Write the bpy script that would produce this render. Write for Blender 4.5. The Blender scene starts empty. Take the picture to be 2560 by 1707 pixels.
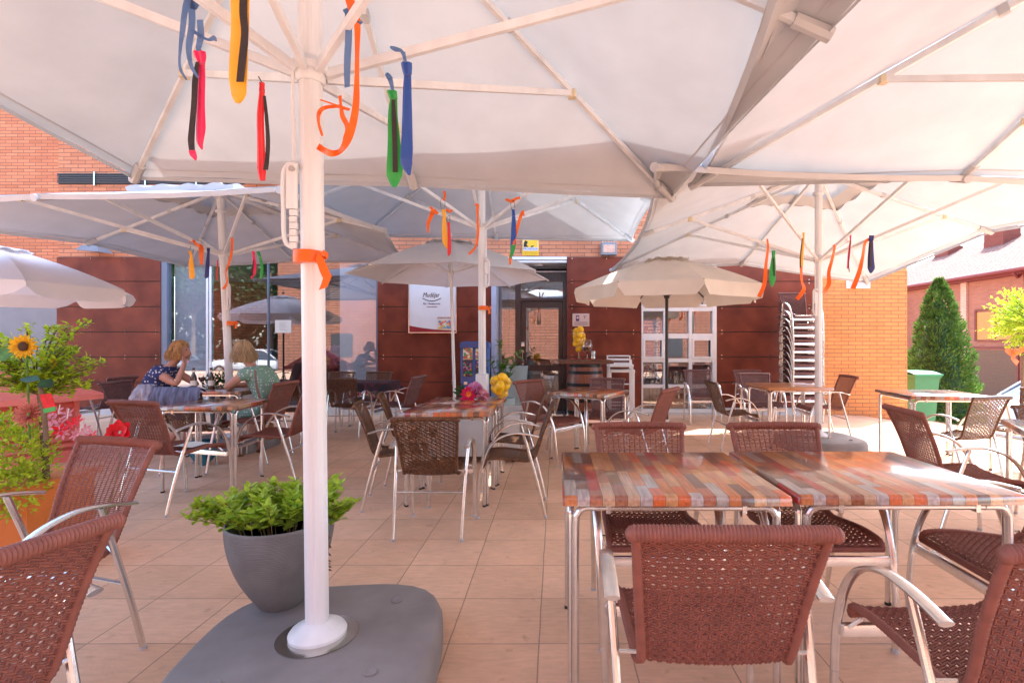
import bpy, math, random
import numpy as np
from mathutils import Vector, Matrix
from math import sin, cos, pi, radians as R
C = bpy.context.scene
COL = C.collection
rnd = random.Random(7)
# ---------------------------------------------------------------- camera, light, exposure
H = 1.28; F = 1300.0; CX = 1390.0; CY = 857.0; W0 = 2560.0
cam = bpy.data.cameras.new('camera'); co = bpy.data.objects.new('camera', cam); COL.objects.link(co)
co.location = (0, 0, H); co.rotation_euler = (R(90), 0, 0)
cam.sensor_width = 36; cam.lens = F/W0*36; cam.clip_end = 500; cam.clip_start = .05
cam.shift_x = -(CX-1280)/W0; cam.shift_y = (CY-853.5)/W0
C.camera = co
SUND = Vector((.61, .54, 1.0)).normalized()
el = math.asin(SUND.z); az = math.atan2(SUND.x, SUND.y)
w = bpy.data.worlds.new('World'); C.world = w; w.use_nodes = True
nt = w.node_tree; bg = nt.nodes['Background']
sky = nt.nodes.new('ShaderNodeTexSky'); sky.sky_type = 'NISHITA'; sky.sun_disc = False
sky.sun_elevation = el; sky.sun_rotation = az; sky.air_density = 1.0; sky.dust_density = 2.0
nt.links.new(sky.outputs[0], bg.inputs[0]); bg.inputs[1].default_value = .15
sl = bpy.data.lights.new('sun', 'SUN'); sl.energy = 2.0; sl.angle = R(.5); sl.color = (1, .98, .95)
so = bpy.data.objects.new('sun', sl); COL.objects.link(so); so.rotation_euler = (-SUND).to_track_quat('-Z', 'Y').to_euler()
C.view_settings.view_transform = 'Standard'; C.view_settings.look = 'None'
C.view_settings.exposure = 2.7; C.view_settings.gamma = 1.0
YF = F*H/179.0     # distance of the facade

def at(px, py, Y): return Vector(((px-CX)/F*Y, Y, H-(py-CY)/F*Y))
def gx(px, Y): return (px-CX)/F*Y
def gz(py, Y=YF): return H-(py-CY)/F*Y
def ground_z(x, y):
    z = 0.0
    if x > 5.3: z -= min(1.2, .138*(x-5.3))
    if y < -5: z = min(z, -min(.6, .12*(-5-y)))
    return z
# ---------------------------------------------------------------- materials
M = {}
def nod(t, k, **kw):
    n = t.nodes.new(k)
    for a, b in kw.items(): setattr(n, a, b)
    return n
def mat(name, col, rough=.6, metal=0., var=0., vscale=8., bump=0., bscale=60., spec=.5, coat=0., trans=0., alpha=1., emit=0., stretch=None, sheen=0., var2=None):
    m = bpy.data.materials.new(name); m.use_nodes = True; t = m.node_tree
    b = t.nodes['Principled BSDF']; out = t.nodes['Material Output']
    b.inputs['Base Color'].default_value = (*col, 1); b.inputs['Roughness'].default_value = rough
    b.inputs['Metallic'].default_value = metal; b.inputs['Specular IOR Level'].default_value = spec
    b.inputs['Coat Weight'].default_value = coat; b.inputs['Alpha'].default_value = alpha
    b.inputs['Sheen Weight'].default_value = sheen
    if emit: b.inputs['Emission Color'].default_value = (*col, 1); b.inputs['Emission Strength'].default_value = emit
    tc = nod(t, 'ShaderNodeTexCoord'); vec = tc.outputs['Object']
    if stretch:
        mp = nod(t, 'ShaderNodeMapping'); mp.inputs['Scale'].default_value = stretch
        t.links.new(vec, mp.inputs[0]); vec = mp.outputs[0]
    if var:
        n = nod(t, 'ShaderNodeTexNoise'); n.inputs['Scale'].default_value = vscale; n.inputs['Detail'].default_value = 5
        t.links.new(vec, n.inputs['Vector'])
        r = nod(t, 'ShaderNodeValToRGB'); r.color_ramp.elements[0].position = .3; r.color_ramp.elements[1].position = .7
        c2 = var2 or tuple(min(1, c*(1+var)) for c in col)
        r.color_ramp.elements[0].color = (*[c*(1-var) for c in col], 1); r.color_ramp.elements[1].color = (*c2, 1)
        t.links.new(n.outputs['Fac'], r.inputs[0]); t.links.new(r.outputs[0], b.inputs['Base Color'])
    if bump:
        n = nod(t, 'ShaderNodeTexNoise'); n.inputs['Scale'].default_value = bscale; n.inputs['Detail'].default_value = 4
        t.links.new(vec, n.inputs['Vector'])
        bp = nod(t, 'ShaderNodeBump'); bp.inputs['Strength'].default_value = bump; bp.inputs['Distance'].default_value = .004
        t.links.new(n.outputs['Fac'], bp.inputs['Height']); t.links.new(bp.outputs[0], b.inputs['Normal'])
    if trans:
        tr = nod(t, 'ShaderNodeBsdfTranslucent'); mx = nod(t, 'ShaderNodeMixShader'); mx.inputs[0].default_value = trans
        if var: t.links.new(r.outputs[0], tr.inputs[0])
        else: tr.inputs[0].default_value = (*col, 1)
        t.links.new(b.outputs[0], mx.inputs[1]); t.links.new(tr.outputs[0], mx.inputs[2]); t.links.new(mx.outputs[0], out.inputs[0])
    M[name] = m; return m
mat('alu', (.78, .77, .76), .26, 1, var=.06, vscale=30, bump=.06, bscale=120)
mat('alu_cap', (.45, .45, .46), .5)
mat('white_paint', (.75, .77, .785), .42, var=.10, vscale=9, bump=.05, stretch=(1, 1, .15))
mat('wicker_red', (.235, .076, .052), .58, var=.14, vscale=25, bump=.1, bscale=300)
mat('wicker_plum', (.17, .075, .07), .45, var=.3, vscale=25, bump=.1, bscale=300)
mat('wicker_dark', (.085, .035, .018), .36, var=.65, vscale=60, var2=(.20, .085, .035))
mat('canopy', (.57, .585, .605), .9, var=.05, vscale=3.5, trans=.078, bump=.3, bscale=11)
mat('seam', (.56, .565, .59), .9)
mat('canopy_white', (.80, .79, .80), .85, var=.03, vscale=4, trans=.2, bump=.1, bscale=30)
mat('canopy_cream', (.80, .745, .67), .85, var=.05, vscale=4, trans=.22, bump=.1, bscale=30)
mat('black_paint', (.02, .02, .022), .35)
mat('black_rubber', (.02, .02, .02), .7)
mat('grey_plastic', (.235, .215, .21), .75, var=.2, vscale=4, bump=.12, bscale=220)
mat('steel', (.62, .60, .56), .22, 1, var=.12, vscale=9)
mat('cream_plastic', (.72, .62, .42), .5)
def flat(n, c, r=.6, **k): return mat(n, c, r, **k)
flat('orange_ribbon', (1.0, .20, .01), .35, trans=.3, sheen=.3)
flat('blue_organza', (.22, .38, .66), .5, trans=.5, alpha=.6)
flat('tie_pink', (.85, .01, .12), .45, sheen=.4, bump=.2, bscale=60); flat('tie_yellow', (.9, .42, .01), .45, sheen=.4, bump=.2, bscale=60); flat('tie_red', (.7, .01, .015), .45, sheen=.3, bump=.2, bscale=60)
flat('tie_green', (.01, .34, .05), .45, sheen=.3, bump=.2, bscale=60); flat('tie_blue', (.012, .07, .34), .45, sheen=.3, bump=.2, bscale=60); flat('tie_navy', (.015, .025, .16), .6)
flat('tie_orange', (.85, .18, .01), .6)
flat('zipper', (.035, .025, .028), .7, var=.3, vscale=200)
flat('text_black', (.02, .018, .02), .6); flat('text_white', (.75, .75, .78), .6)
flat('text_purple', (.09, .03, .10), .6); flat('text_blue', (.03, .05, .2), .6); flat('text_red', (.5, .02, .02), .6)
flat('white_plain', (.74, .74, .74), .5, var=.03, vscale=5)
flat('white_frame', (.80, .80, .80), .4, var=.03, vscale=8)
flat('plinth', (.60, .58, .56), .8, var=.1, vscale=4)
flat('slate_frame', (.17, .20, .26), .4); flat('blue_frame', (.42, .47, .60), .35)
flat('door_wood', (.055, .026, .020), .35, var=.3, vscale=14, stretch=(3, 3, .4), coat=.2)
flat('dark_grey', (.06, .06, .065), .6); flat('mid_grey', (.22, .22, .24), .6, var=.08, vscale=3)
flat('blind', (.80, .81, .86), .8, var=.03, vscale=2, trans=.2)
flat('leaf_green', (.10, .27, .03), .45, var=.5, vscale=30, trans=.4)
flat('leaf_bright', (.46, .60, .04), .45, var=.5, vscale=22, trans=.45)
flat('leaf_dark', (.018, .075, .018), .5, var=.6, vscale=18, trans=.25)
flat('leaf_yew', (.085, .19, .03), .5, var=.7, vscale=9, trans=.3)
flat('leaf_mint', (.38, .56, .05), .5, var=.4, vscale=40, trans=.4)
flat('stem', (.16, .13, .05), .7); flat('bark', (.16, .11, .07), .9, var=.3, vscale=30, bump=.4)
flat('petal_yellow', (.90, .50, .02), .6, trans=.35, var=.25, vscale=60); flat('petal_pink', (.85, .36, .48), .6, trans=.4, var=.3, vscale=50)
flat('petal_rose', (.80, .02, .14), .6, trans=.35, var=.2, vscale=60); flat('petal_red', (.75, .006, .02), .5, trans=.3, var=.2, vscale=60)
flat('petal_coral', (.62, .22, .17), .6, trans=.3, var=.3, vscale=60); flat('petal_lilac', (.70, .30, .55), .6, trans=.4, var=.2, vscale=60)
flat('flower_eye', (.06, .03, .01), .8)
flat('lemon', (.85, .52, .01), .38, var=.15, vscale=25, bump=.15, bscale=150)
flat('red_metal', (.80, .20, .155), .42, var=.08, vscale=5); flat('orange_box', (.60, .17, .03), .6, var=.12, vscale=6)  # red_metal is lightened to stand in for sunlight on the vent housing
flat('pot_teal', (.32, .42, .44), .5); flat('soil', (.04, .025, .015), .9)
flat('machine_blue', (.008, .07, .28), .3, coat=.4)
flat('barrel_wood', (.20, .055, .022), .45, var=.35, vscale=12, stretch=(6, 6, .6), coat=.2)
flat('barrel_top', (.14, .055, .03), .5, var=.3, vscale=12); flat('iron', (.02, .022, .028), .35, metal=.6)
flat('bin_green', (.04, .23, .10), .4, var=.06); flat('bin_lid', (.05, .33, .16), .4)
flat('table_orange', (.50, .20, .07), .28, var=.08, vscale=10, coat=.4)
flat('car_white', (.72, .74, .77), .15, coat=1.); flat('car_glass', (.03, .05, .06), .05, spec=1.); flat('tyre', (.015, .015, .015), .8)
flat('skin', (.55, .27, .19), .55, var=.08, vscale=20); flat('hair_ginger', (.50, .26, .09), .5, var=.4, vscale=90, stretch=(1, 1, .15)); flat('hair_blonde', (.45, .30, .16), .5, var=.35, vscale=90, stretch=(1, 1, .15))
flat('lips', (.45, .10, .09), .5); flat('eye_dark', (.03, .02, .02), .2)
flat('denim', (.10, .105, .17), .8, var=.55, vscale=9, stretch=(6, 1, 1)); flat('teal_bag', (.01, .16, .22), .5, var=.3, vscale=15)
flat('bottle_brown', (.05, .018, .006), .08, spec=.8); flat('paper', (.72, .70, .64), .7); flat('wine', (.06, .004, .008), .1)
flat('lavender_film', (.42, .38, .44), .25, alpha=.55, var=.3, vscale=14)
flat('leather', (.20, .09, .04), .5); flat('can_silver', (.6, .62, .62), .3, metal=.7)
flat('pale_road', (.42, .40, .38), .9, var=.1, vscale=2, bump=.2)
flat('asphalt', (.06, .06, .062), .9, var=.2, vscale=3, bump=.3)
flat('roller_shutter', (.56, .27, .06), .6, var=.08); flat('garage_brown', (.17, .075, .035), .6, var=.1)
flat('red_gutter', (.20, .022, .018), .5); flat('sign_yellow', (.85, .50, .02), .5); flat('plaque', (.58, .44, .38), .4, metal=.2)
flat('floor_inside', (.10, .07, .06), .5); flat('cloth_white', (.70, .68, .66), .8)
flat('chair_red', (.30, .015, .02), .5); flat('light_wood', (.50, .27, .10), .55, var=.2, vscale=10)

def dots(name, base, dot, scale, th):
    m = mat(name, base, .85); t = m.node_tree; b = t.nodes['Principled BSDF']
    tc = nod(t, 'ShaderNodeTexCoord'); v = nod(t, 'ShaderNodeTexVoronoi'); v.inputs['Scale'].default_value = scale
    v.inputs['Randomness'].default_value = .6
    t.links.new(tc.outputs['Object'], v.inputs['Vector'])
    r = nod(t, 'ShaderNodeValToRGB'); r.color_ramp.interpolation = 'CONSTANT'
    r.color_ramp.elements[0].color = (*dot, 1); r.color_ramp.elements[1].position = th; r.color_ramp.elements[1].color = (*base, 1)
    t.links.new(v.outputs['Distance'], r.inputs[0]); t.links.new(r.outputs[0], b.inputs['Base Color'])
dots('dress_blue', (.03, .045, .16), (.62, .62, .66), 28, .30)
dots('dress_green', (.20, .34, .25), (.66, .68, .62), 30, .26)
dots('bouncy_balls', (.05, .03, .05), (.6, .15, .2), 30, .42)
def brick(name, c1, c2, mortar, bw=.255, bh=.0688, ms=.006, off=(0, 0)):
    m = mat(name, c1, .85); t = m.node_tree; b = t.nodes['Principled BSDF']
    tc = nod(t, 'ShaderNodeTexCoord'); sp = nod(t, 'ShaderNodeSeparateXYZ'); t.links.new(tc.outputs['Object'], sp.inputs[0])
    ad = nod(t, 'ShaderNodeMath', operation='ADD'); t.links.new(sp.outputs[0], ad.inputs[0]); t.links.new(sp.outputs[1], ad.inputs[1])
    cb = nod(t, 'ShaderNodeCombineXYZ'); t.links.new(ad.outputs[0], cb.inputs[0]); t.links.new(sp.outputs[2], cb.inputs[1])
    br = nod(t, 'ShaderNodeTexBrick'); br.inputs['Scale'].default_value = 1; br.inputs['Brick Width'].default_value = bw
    br.inputs['Row Height'].default_value = bh; br.inputs['Mortar Size'].default_value = ms; br.inputs['Mortar Smooth'].default_value = .3
    br.inputs['Color1'].default_value = (*c1, 1); br.inputs['Color2'].default_value = (*c2, 1); br.inputs['Mortar'].default_value = (*mortar, 1)
    br.inputs['Bias'].default_value = -.1
    t.links.new(cb.outputs[0], br.inputs['Vector'])
    n = nod(t, 'ShaderNodeTexNoise'); n.inputs['Scale'].default_value = 3.0; n.inputs['Detail'].default_value = 8
    t.links.new(tc.outputs['Object'], n.inputs['Vector'])
    hs = nod(t, 'ShaderNodeMix', data_type='RGBA', blend_type='MULTIPLY'); hs.inputs[0].default_value = .55
    rr = nod(t, 'ShaderNodeValToRGB'); rr.color_ramp.elements[0].color = (.62, .60, .58, 1); rr.color_ramp.elements[1].color = (1.15, 1.1, 1.08, 1)
    t.links.new(n.outputs['Fac'], rr.inputs[0]); t.links.new(br.outputs['Color'], hs.inputs[6]); t.links.new(rr.outputs[0], hs.inputs[7])
    t.links.new(hs.outputs[2], b.inputs['Base Color'])
    bp = nod(t, 'ShaderNodeBump'); bp.inputs['Strength'].default_value = .6; bp.inputs['Distance'].default_value = .006; bp.invert = True
    t.links.new(br.outputs['Fac'], bp.inputs['Height']); t.links.new(bp.outputs[0], b.inputs['Normal'])
brick('brick_orange', (.66, .27, .14), (.52, .185, .09), (.20, .115, .085))
brick('brick_amber', (.74, .29, .09), (.68, .25, .075), (.24, .13, .08))
brick('brick_pink', (.46, .17, .10), (.40, .13, .08), (.30, .16, .12), bw=.25, bh=.07, ms=.008)
brick('brick_house', (.80, .46, .33), (.74, .39, .27), (.45, .25, .19), bw=.25, bh=.07, ms=.008)
brick('brick_facing', (.42, .18, .11), (.35, .14, .085), (.12, .06, .045), bw=.6, bh=.17, ms=.022)
brick('brick_red', (.30, .07, .045), (.24, .055, .035), (.16, .09, .07), bw=.25, bh=.07)
def tiles():
    m = mat('paving', (.42, .24, .16), .75); t = m.node_tree; b = t.nodes['Principled BSDF']
    tc = nod(t, 'ShaderNodeTexCoord'); mp = nod(t, 'ShaderNodeMapping'); mp.inputs['Location'].default_value = (.068, -3.0, 0)
    t.links.new(tc.outputs['Object'], mp.inputs[0])
    br = nod(t, 'ShaderNodeTexBrick'); br.offset = 0; br.squash = 1
    for k, v in (('Scale', 1), ('Brick Width', .385), ('Row Height', .39), ('Mortar Size', .0035), ('Mortar Smooth', .4)): br.inputs[k].default_value = v
    br.inputs['Color1'].default_value = (.80, .51, .34, 1); br.inputs['Color2'].default_value = (.70, .435, .28, 1); br.inputs['Mortar'].default_value = (.38, .24, .165, 1)
    nw = nod(t, 'ShaderNodeTexNoise'); nw.inputs['Scale'].default_value = 5; nw.inputs['Detail'].default_value = 6; t.links.new(tc.outputs['Object'], nw.inputs['Vector'])
    vs = nod(t, 'ShaderNodeVectorMath', operation='SCALE'); vs.inputs['Scale'].default_value = .009; t.links.new(nw.outputs['Color'], vs.inputs[0])
    va = nod(t, 'ShaderNodeVectorMath', operation='ADD'); t.links.new(mp.outputs[0], va.inputs[0]); t.links.new(vs.outputs[0], va.inputs[1]); t.links.new(va.outputs[0], br.inputs['Vector'])
    n = nod(t, 'ShaderNodeTexNoise'); n.inputs['Scale'].default_value = 2.2; n.inputs['Detail'].default_value = 9; n.inputs['Roughness'].default_value = .65
    n2 = nod(t, 'ShaderNodeTexNoise'); n2.inputs['Scale'].default_value = 6; n2.inputs['Detail'].default_value = 6
    mp2 = nod(t, 'ShaderNodeMapping'); mp2.inputs['Scale'].default_value = (2, 9, 1); t.links.new(tc.outputs['Object'], mp2.inputs[0])
    t.links.new(tc.outputs['Object'], n.inputs['Vector']); t.links.new(mp2.outputs[0], n2.inputs['Vector'])
    r1 = nod(t, 'ShaderNodeValToRGB'); r1.color_ramp.elements[0].position = .3; r1.color_ramp.elements[1].position = .75
    r1.color_ramp.elements[0].color = (.84, .82, .80, 1); r1.color_ramp.elements[1].color = (1.1, 1.08, 1.07, 1); t.links.new(n.outputs['Fac'], r1.inputs[0])
    r2 = nod(t, 'ShaderNodeValToRGB'); r2.color_ramp.elements[0].position = .35; r2.color_ramp.elements[1].position = .65
    r2.color_ramp.elements[0].color = (.94, .935, .93, 1); r2.color_ramp.elements[1].color = (1.06, 1.06, 1.06, 1); t.links.new(n2.outputs['Fac'], r2.inputs[0])
    a = nod(t, 'ShaderNodeMix', data_type='RGBA', blend_type='MULTIPLY'); a.inputs[0].default_value = 1
    c = nod(t, 'ShaderNodeMix', data_type='RGBA', blend_type='MULTIPLY'); c.inputs[0].default_value = 1
    t.links.new(br.outputs['Color'], a.inputs[6]); t.links.new(r1.outputs[0], a.inputs[7]); t.links.new(a.outputs[2], c.inputs[6]); t.links.new(r2.outputs[0], c.inputs[7])
    n5 = nod(t, 'ShaderNodeTexNoise'); n5.inputs['Scale'].default_value = 13; n5.inputs['Detail'].default_value = 3; t.links.new(tc.outputs['Object'], n5.inputs['Vector'])
    r5 = nod(t, 'ShaderNodeValToRGB'); r5.color_ramp.elements[0].position = .27; r5.color_ramp.elements[1].position = .36; r5.color_ramp.elements[0].color = (.84, .80, .78, 1); r5.color_ramp.elements[1].color = (1, 1, 1, 1); t.links.new(n5.outputs['Fac'], r5.inputs[0])
    e5 = nod(t, 'ShaderNodeMix', data_type='RGBA', blend_type='MULTIPLY'); e5.inputs[0].default_value = 1; t.links.new(c.outputs[2], e5.inputs[6]); t.links.new(r5.outputs[0], e5.inputs[7])
    t.links.new(e5.outputs[2], b.inputs['Base Color'])
    n3 = nod(t, 'ShaderNodeTexNoise'); n3.inputs['Scale'].default_value = 70; n3.inputs['Detail'].default_value = 4
    ms = nod(t, 'ShaderNodeMath', operation='MULTIPLY'); ms.inputs[1].default_value = -3; t.links.new(br.outputs['Fac'], ms.inputs[0])
    ad = nod(t, 'ShaderNodeMath', operation='ADD'); t.links.new(ms.outputs[0], ad.inputs[0]); t.links.new(n3.outputs['Fac'], ad.inputs[1]); t.links.new(tc.outputs['Object'], n3.inputs['Vector'])
    bp = nod(t, 'ShaderNodeBump'); bp.inputs['Strength'].default_value = .35; bp.inputs['Distance'].default_value = .003
    t.links.new(ad.outputs[0], bp.inputs['Height']); t.links.new(bp.outputs[0], b.inputs['Normal'])
tiles()
def planks():
    m = mat('plank_top', (.4, .2, .1), .22, coat=.9); t = m.node_tree; b = t.nodes['Principled BSDF']
    b.inputs['Coat Roughness'].default_value = .09; b.inputs['Roughness'].default_value = .3
    tc = nod(t, 'ShaderNodeTexCoord'); sp = nod(t, 'ShaderNodeSeparateXYZ'); t.links.new(tc.outputs['Object'], sp.inputs[0])
    def mth(op, a, bb=None):
        n = nod(t, 'ShaderNodeMath', operation=op)
        for i, v in enumerate((a, bb)):
            if v is None: continue
            if isinstance(v, (int, float)): n.inputs[i].default_value = v
            else: t.links.new(v, n.inputs[i])
        return n.outputs[0]
    row = mth('FLOOR', mth('DIVIDE', sp.outputs[0], .0445)); fx = mth('FRACT', mth('DIVIDE', sp.outputs[0], .0445))
    wn = nod(t, 'ShaderNodeTexWhiteNoise', noise_dimensions='1D'); t.links.new(row, wn.inputs['W'])
    yy = mth('ADD', mth('DIVIDE', sp.outputs[1], .21), mth('MULTIPLY', wn.outputs['Value'], 3.7))
    colm = mth('FLOOR', yy); fy = mth('FRACT', yy)
    cb = nod(t, 'ShaderNodeCombineXYZ'); t.links.new(row, cb.inputs[0]); t.links.new(colm, cb.inputs[1])
    w2 = nod(t, 'ShaderNodeTexWhiteNoise', noise_dimensions='3D'); t.links.new(cb.outputs[0], w2.inputs['Vector'])
    r = nod(t, 'ShaderNodeValToRGB'); r.color_ramp.interpolation = 'CONSTANT'
    pal = [(.55, .16, .03), (.30, .09, .035), (.52, .32, .19), (.42, .018, .012), (.17, .10, .045), (.62, .30, .12), (.42, .37, .33), (.13, .045, .025), (.66, .12, .015), (.34, .16, .10), (.55, .24, .06), (.24, .14, .09), (.46, .40, .38), (.38, .11, .05)]
    els = r.color_ramp.elements
    els[0].position = 0; els[0].color = (*pal[0], 1); els[1].position = 1/len(pal); els[1].color = (*pal[1], 1)
    for i in range(2, len(pal)): e = els.new(i/len(pal)); e.color = (*pal[i], 1)
    t.links.new(w2.outputs['Value'], r.inputs[0])
    mp = nod(t, 'ShaderNodeMapping'); mp.inputs['Scale'].default_value = (60, 5, 60); t.links.new(tc.outputs['Object'], mp.inputs[0])
    n = nod(t, 'ShaderNodeTexNoise'); n.inputs['Scale'].default_value = 1.4; n.inputs['Detail'].default_value = 7; t.links.new(mp.outputs[0], n.inputs['Vector'])
    rr = nod(t, 'ShaderNodeValToRGB'); rr.color_ramp.elements[0].position = .3; rr.color_ramp.elements[1].position = .7
    rr.color_ramp.elements[0].color = (.55, .52, .5, 1); rr.color_ramp.elements[1].color = (1.12, 1.1, 1.08, 1); t.links.new(n.outputs['Fac'], rr.inputs[0])
    a = nod(t, 'ShaderNodeMix', data_type='RGBA', blend_type='MULTIPLY'); a.inputs[0].default_value = .85
    sf = nod(t, 'ShaderNodeMix', data_type='RGBA'); sf.inputs[0].default_value = .08; t.links.new(r.outputs[0], sf.inputs[6]); sf.inputs[7].default_value = (.50, .31, .21, 1)
    t.links.new(sf.outputs[2], a.inputs[6]); t.links.new(rr.outputs[0], a.inputs[7])
    gap = mth('MAXIMUM', mth('LESS_THAN', fx, .03), mth('LESS_THAN', fy, .008))
    c = nod(t, 'ShaderNodeMix', data_type='RGBA'); t.links.new(gap, c.inputs[0]); t.links.new(a.outputs[2], c.inputs[6]); c.inputs[7].default_value = (.05, .025, .015, 1)
    t.links.new(c.outputs[2], b.inputs['Base Color'])
planks()
def ribbed_pot():
    m = mat('pot_ribbed', (.165, .17, .172), .7, var=.12, vscale=10); t = m.node_tree; b = t.nodes['Principled BSDF']
    tc = nod(t, 'ShaderNodeTexCoord'); wv = nod(t, 'ShaderNodeTexWave'); wv.bands_direction = 'Z'; wv.inputs['Scale'].default_value = 60; wv.inputs['Distortion'].default_value = 1.6; wv.inputs['Detail'].default_value = 2; wv.inputs['Detail Scale'].default_value = .8
    t.links.new(tc.outputs['Object'], wv.inputs['Vector']); bp = nod(t, 'ShaderNodeBump'); bp.inputs['Strength'].default_value = .45; bp.inputs['Distance'].default_value = .004
    t.links.new(wv.outputs['Fac'], bp.inputs['Height']); t.links.new(bp.outputs[0], b.inputs['Normal'])
ribbed_pot()
def clad():
    m = mat('cladding_wood', (.145, .028, .015), .5, var=.22, vscale=2.4, bump=.1, bscale=14, spec=.22, var2=(.235, .052, .026)); t = m.node_tree
clad()
def colour_field(name, scale, pal, rough=.5, chebyshev=False):
    m = mat(name, pal[0], rough); t = m.node_tree; b = t.nodes['Principled BSDF']
    tc = nod(t, 'ShaderNodeTexCoord'); v = nod(t, 'ShaderNodeTexVoronoi'); v.inputs['Scale'].default_value = scale
    t.links.new(tc.outputs['Object'], v.inputs['Vector'])
    s = nod(t, 'ShaderNodeSeparateColor'); t.links.new(v.outputs['Color'], s.inputs[0])
    r = nod(t, 'ShaderNodeValToRGB'); r.color_ramp.interpolation = 'CONSTANT'; els = r.color_ramp.elements
    els[0].color = (*pal[0], 1); els[1].position = 1/len(pal); els[1].color = (*pal[1], 1)
    for i in range(2, len(pal)): e = els.new(i/len(pal)); e.color = (*pal[i], 1)
    t.links.new(s.outputs[0], r.inputs[0]); t.links.new(r.outputs[0], b.inputs['Base Color'])
colour_field('toy_print', 26, [(.65, .22, .04), (.75, .65, .45), (.6, .08, .05), (.7, .35, .1), (.10, .3, .12), (.75, .7, .6), (.6, .12, .12)])
colour_field('capsules', 34, [(.10, .05, .12), (.5, .05, .08), (.55, .35, .03), (.12, .12, .2), (.04, .3, .05), (.35, .12, .35), (.06, .03, .03)])
colour_field('ad_print', 30, [(.1, .22, .5), (.65, .12, .1), (.75, .45, .1), (.7, .65, .55), (.12, .4, .5)])
colour_field('cloth_pattern', 18, [(.045, .015, .02), (.06, .02, .035), (.02, .02, .03), (.10, .02, .03), (.03, .012, .015)], .8)
colour_field('fringe_print', 60, [(.45, .02, .03), (.6, .3, .1), (.25, .05, .25), (.6, .55, .4), (.35, .02, .05)], .8)
colour_field('poster_blur', 9, [(.35, .01, .08), (.4, .38, .4), (.05, .03, .04), (.45, .03, .12), (.02, .02, .02)], .4)
def glass(name, k=.42, tint=(.9, .93, .95)):
    m = bpy.data.materials.new(name); m.use_nodes = True; t = m.node_tree; t.nodes.clear()
    o = nod(t, 'ShaderNodeOutputMaterial'); g = nod(t, 'ShaderNodeBsdfGlossy'); g.inputs['Roughness'].default_value = .015
    tr = nod(t, 'ShaderNodeBsdfTransparent'); tr.inputs[0].default_value = (*tint, 1); g.inputs[0].default_value = (1, 1, 1, 1)
    mx = nod(t, 'ShaderNodeMixShader'); mx.inputs[0].default_value = k
    t.links.new(tr.outputs[0], mx.inputs[1]); t.links.new(g.outputs[0], mx.inputs[2]); t.links.new(mx.outputs[0], o.inputs[0]); M[name] = m
glass('window_glass', .19, (.88, .90, .92)); glass('drink_glass', .12, (.93, .94, .94)); glass('glass_blue', .2, (.55, .68, .75))
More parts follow.
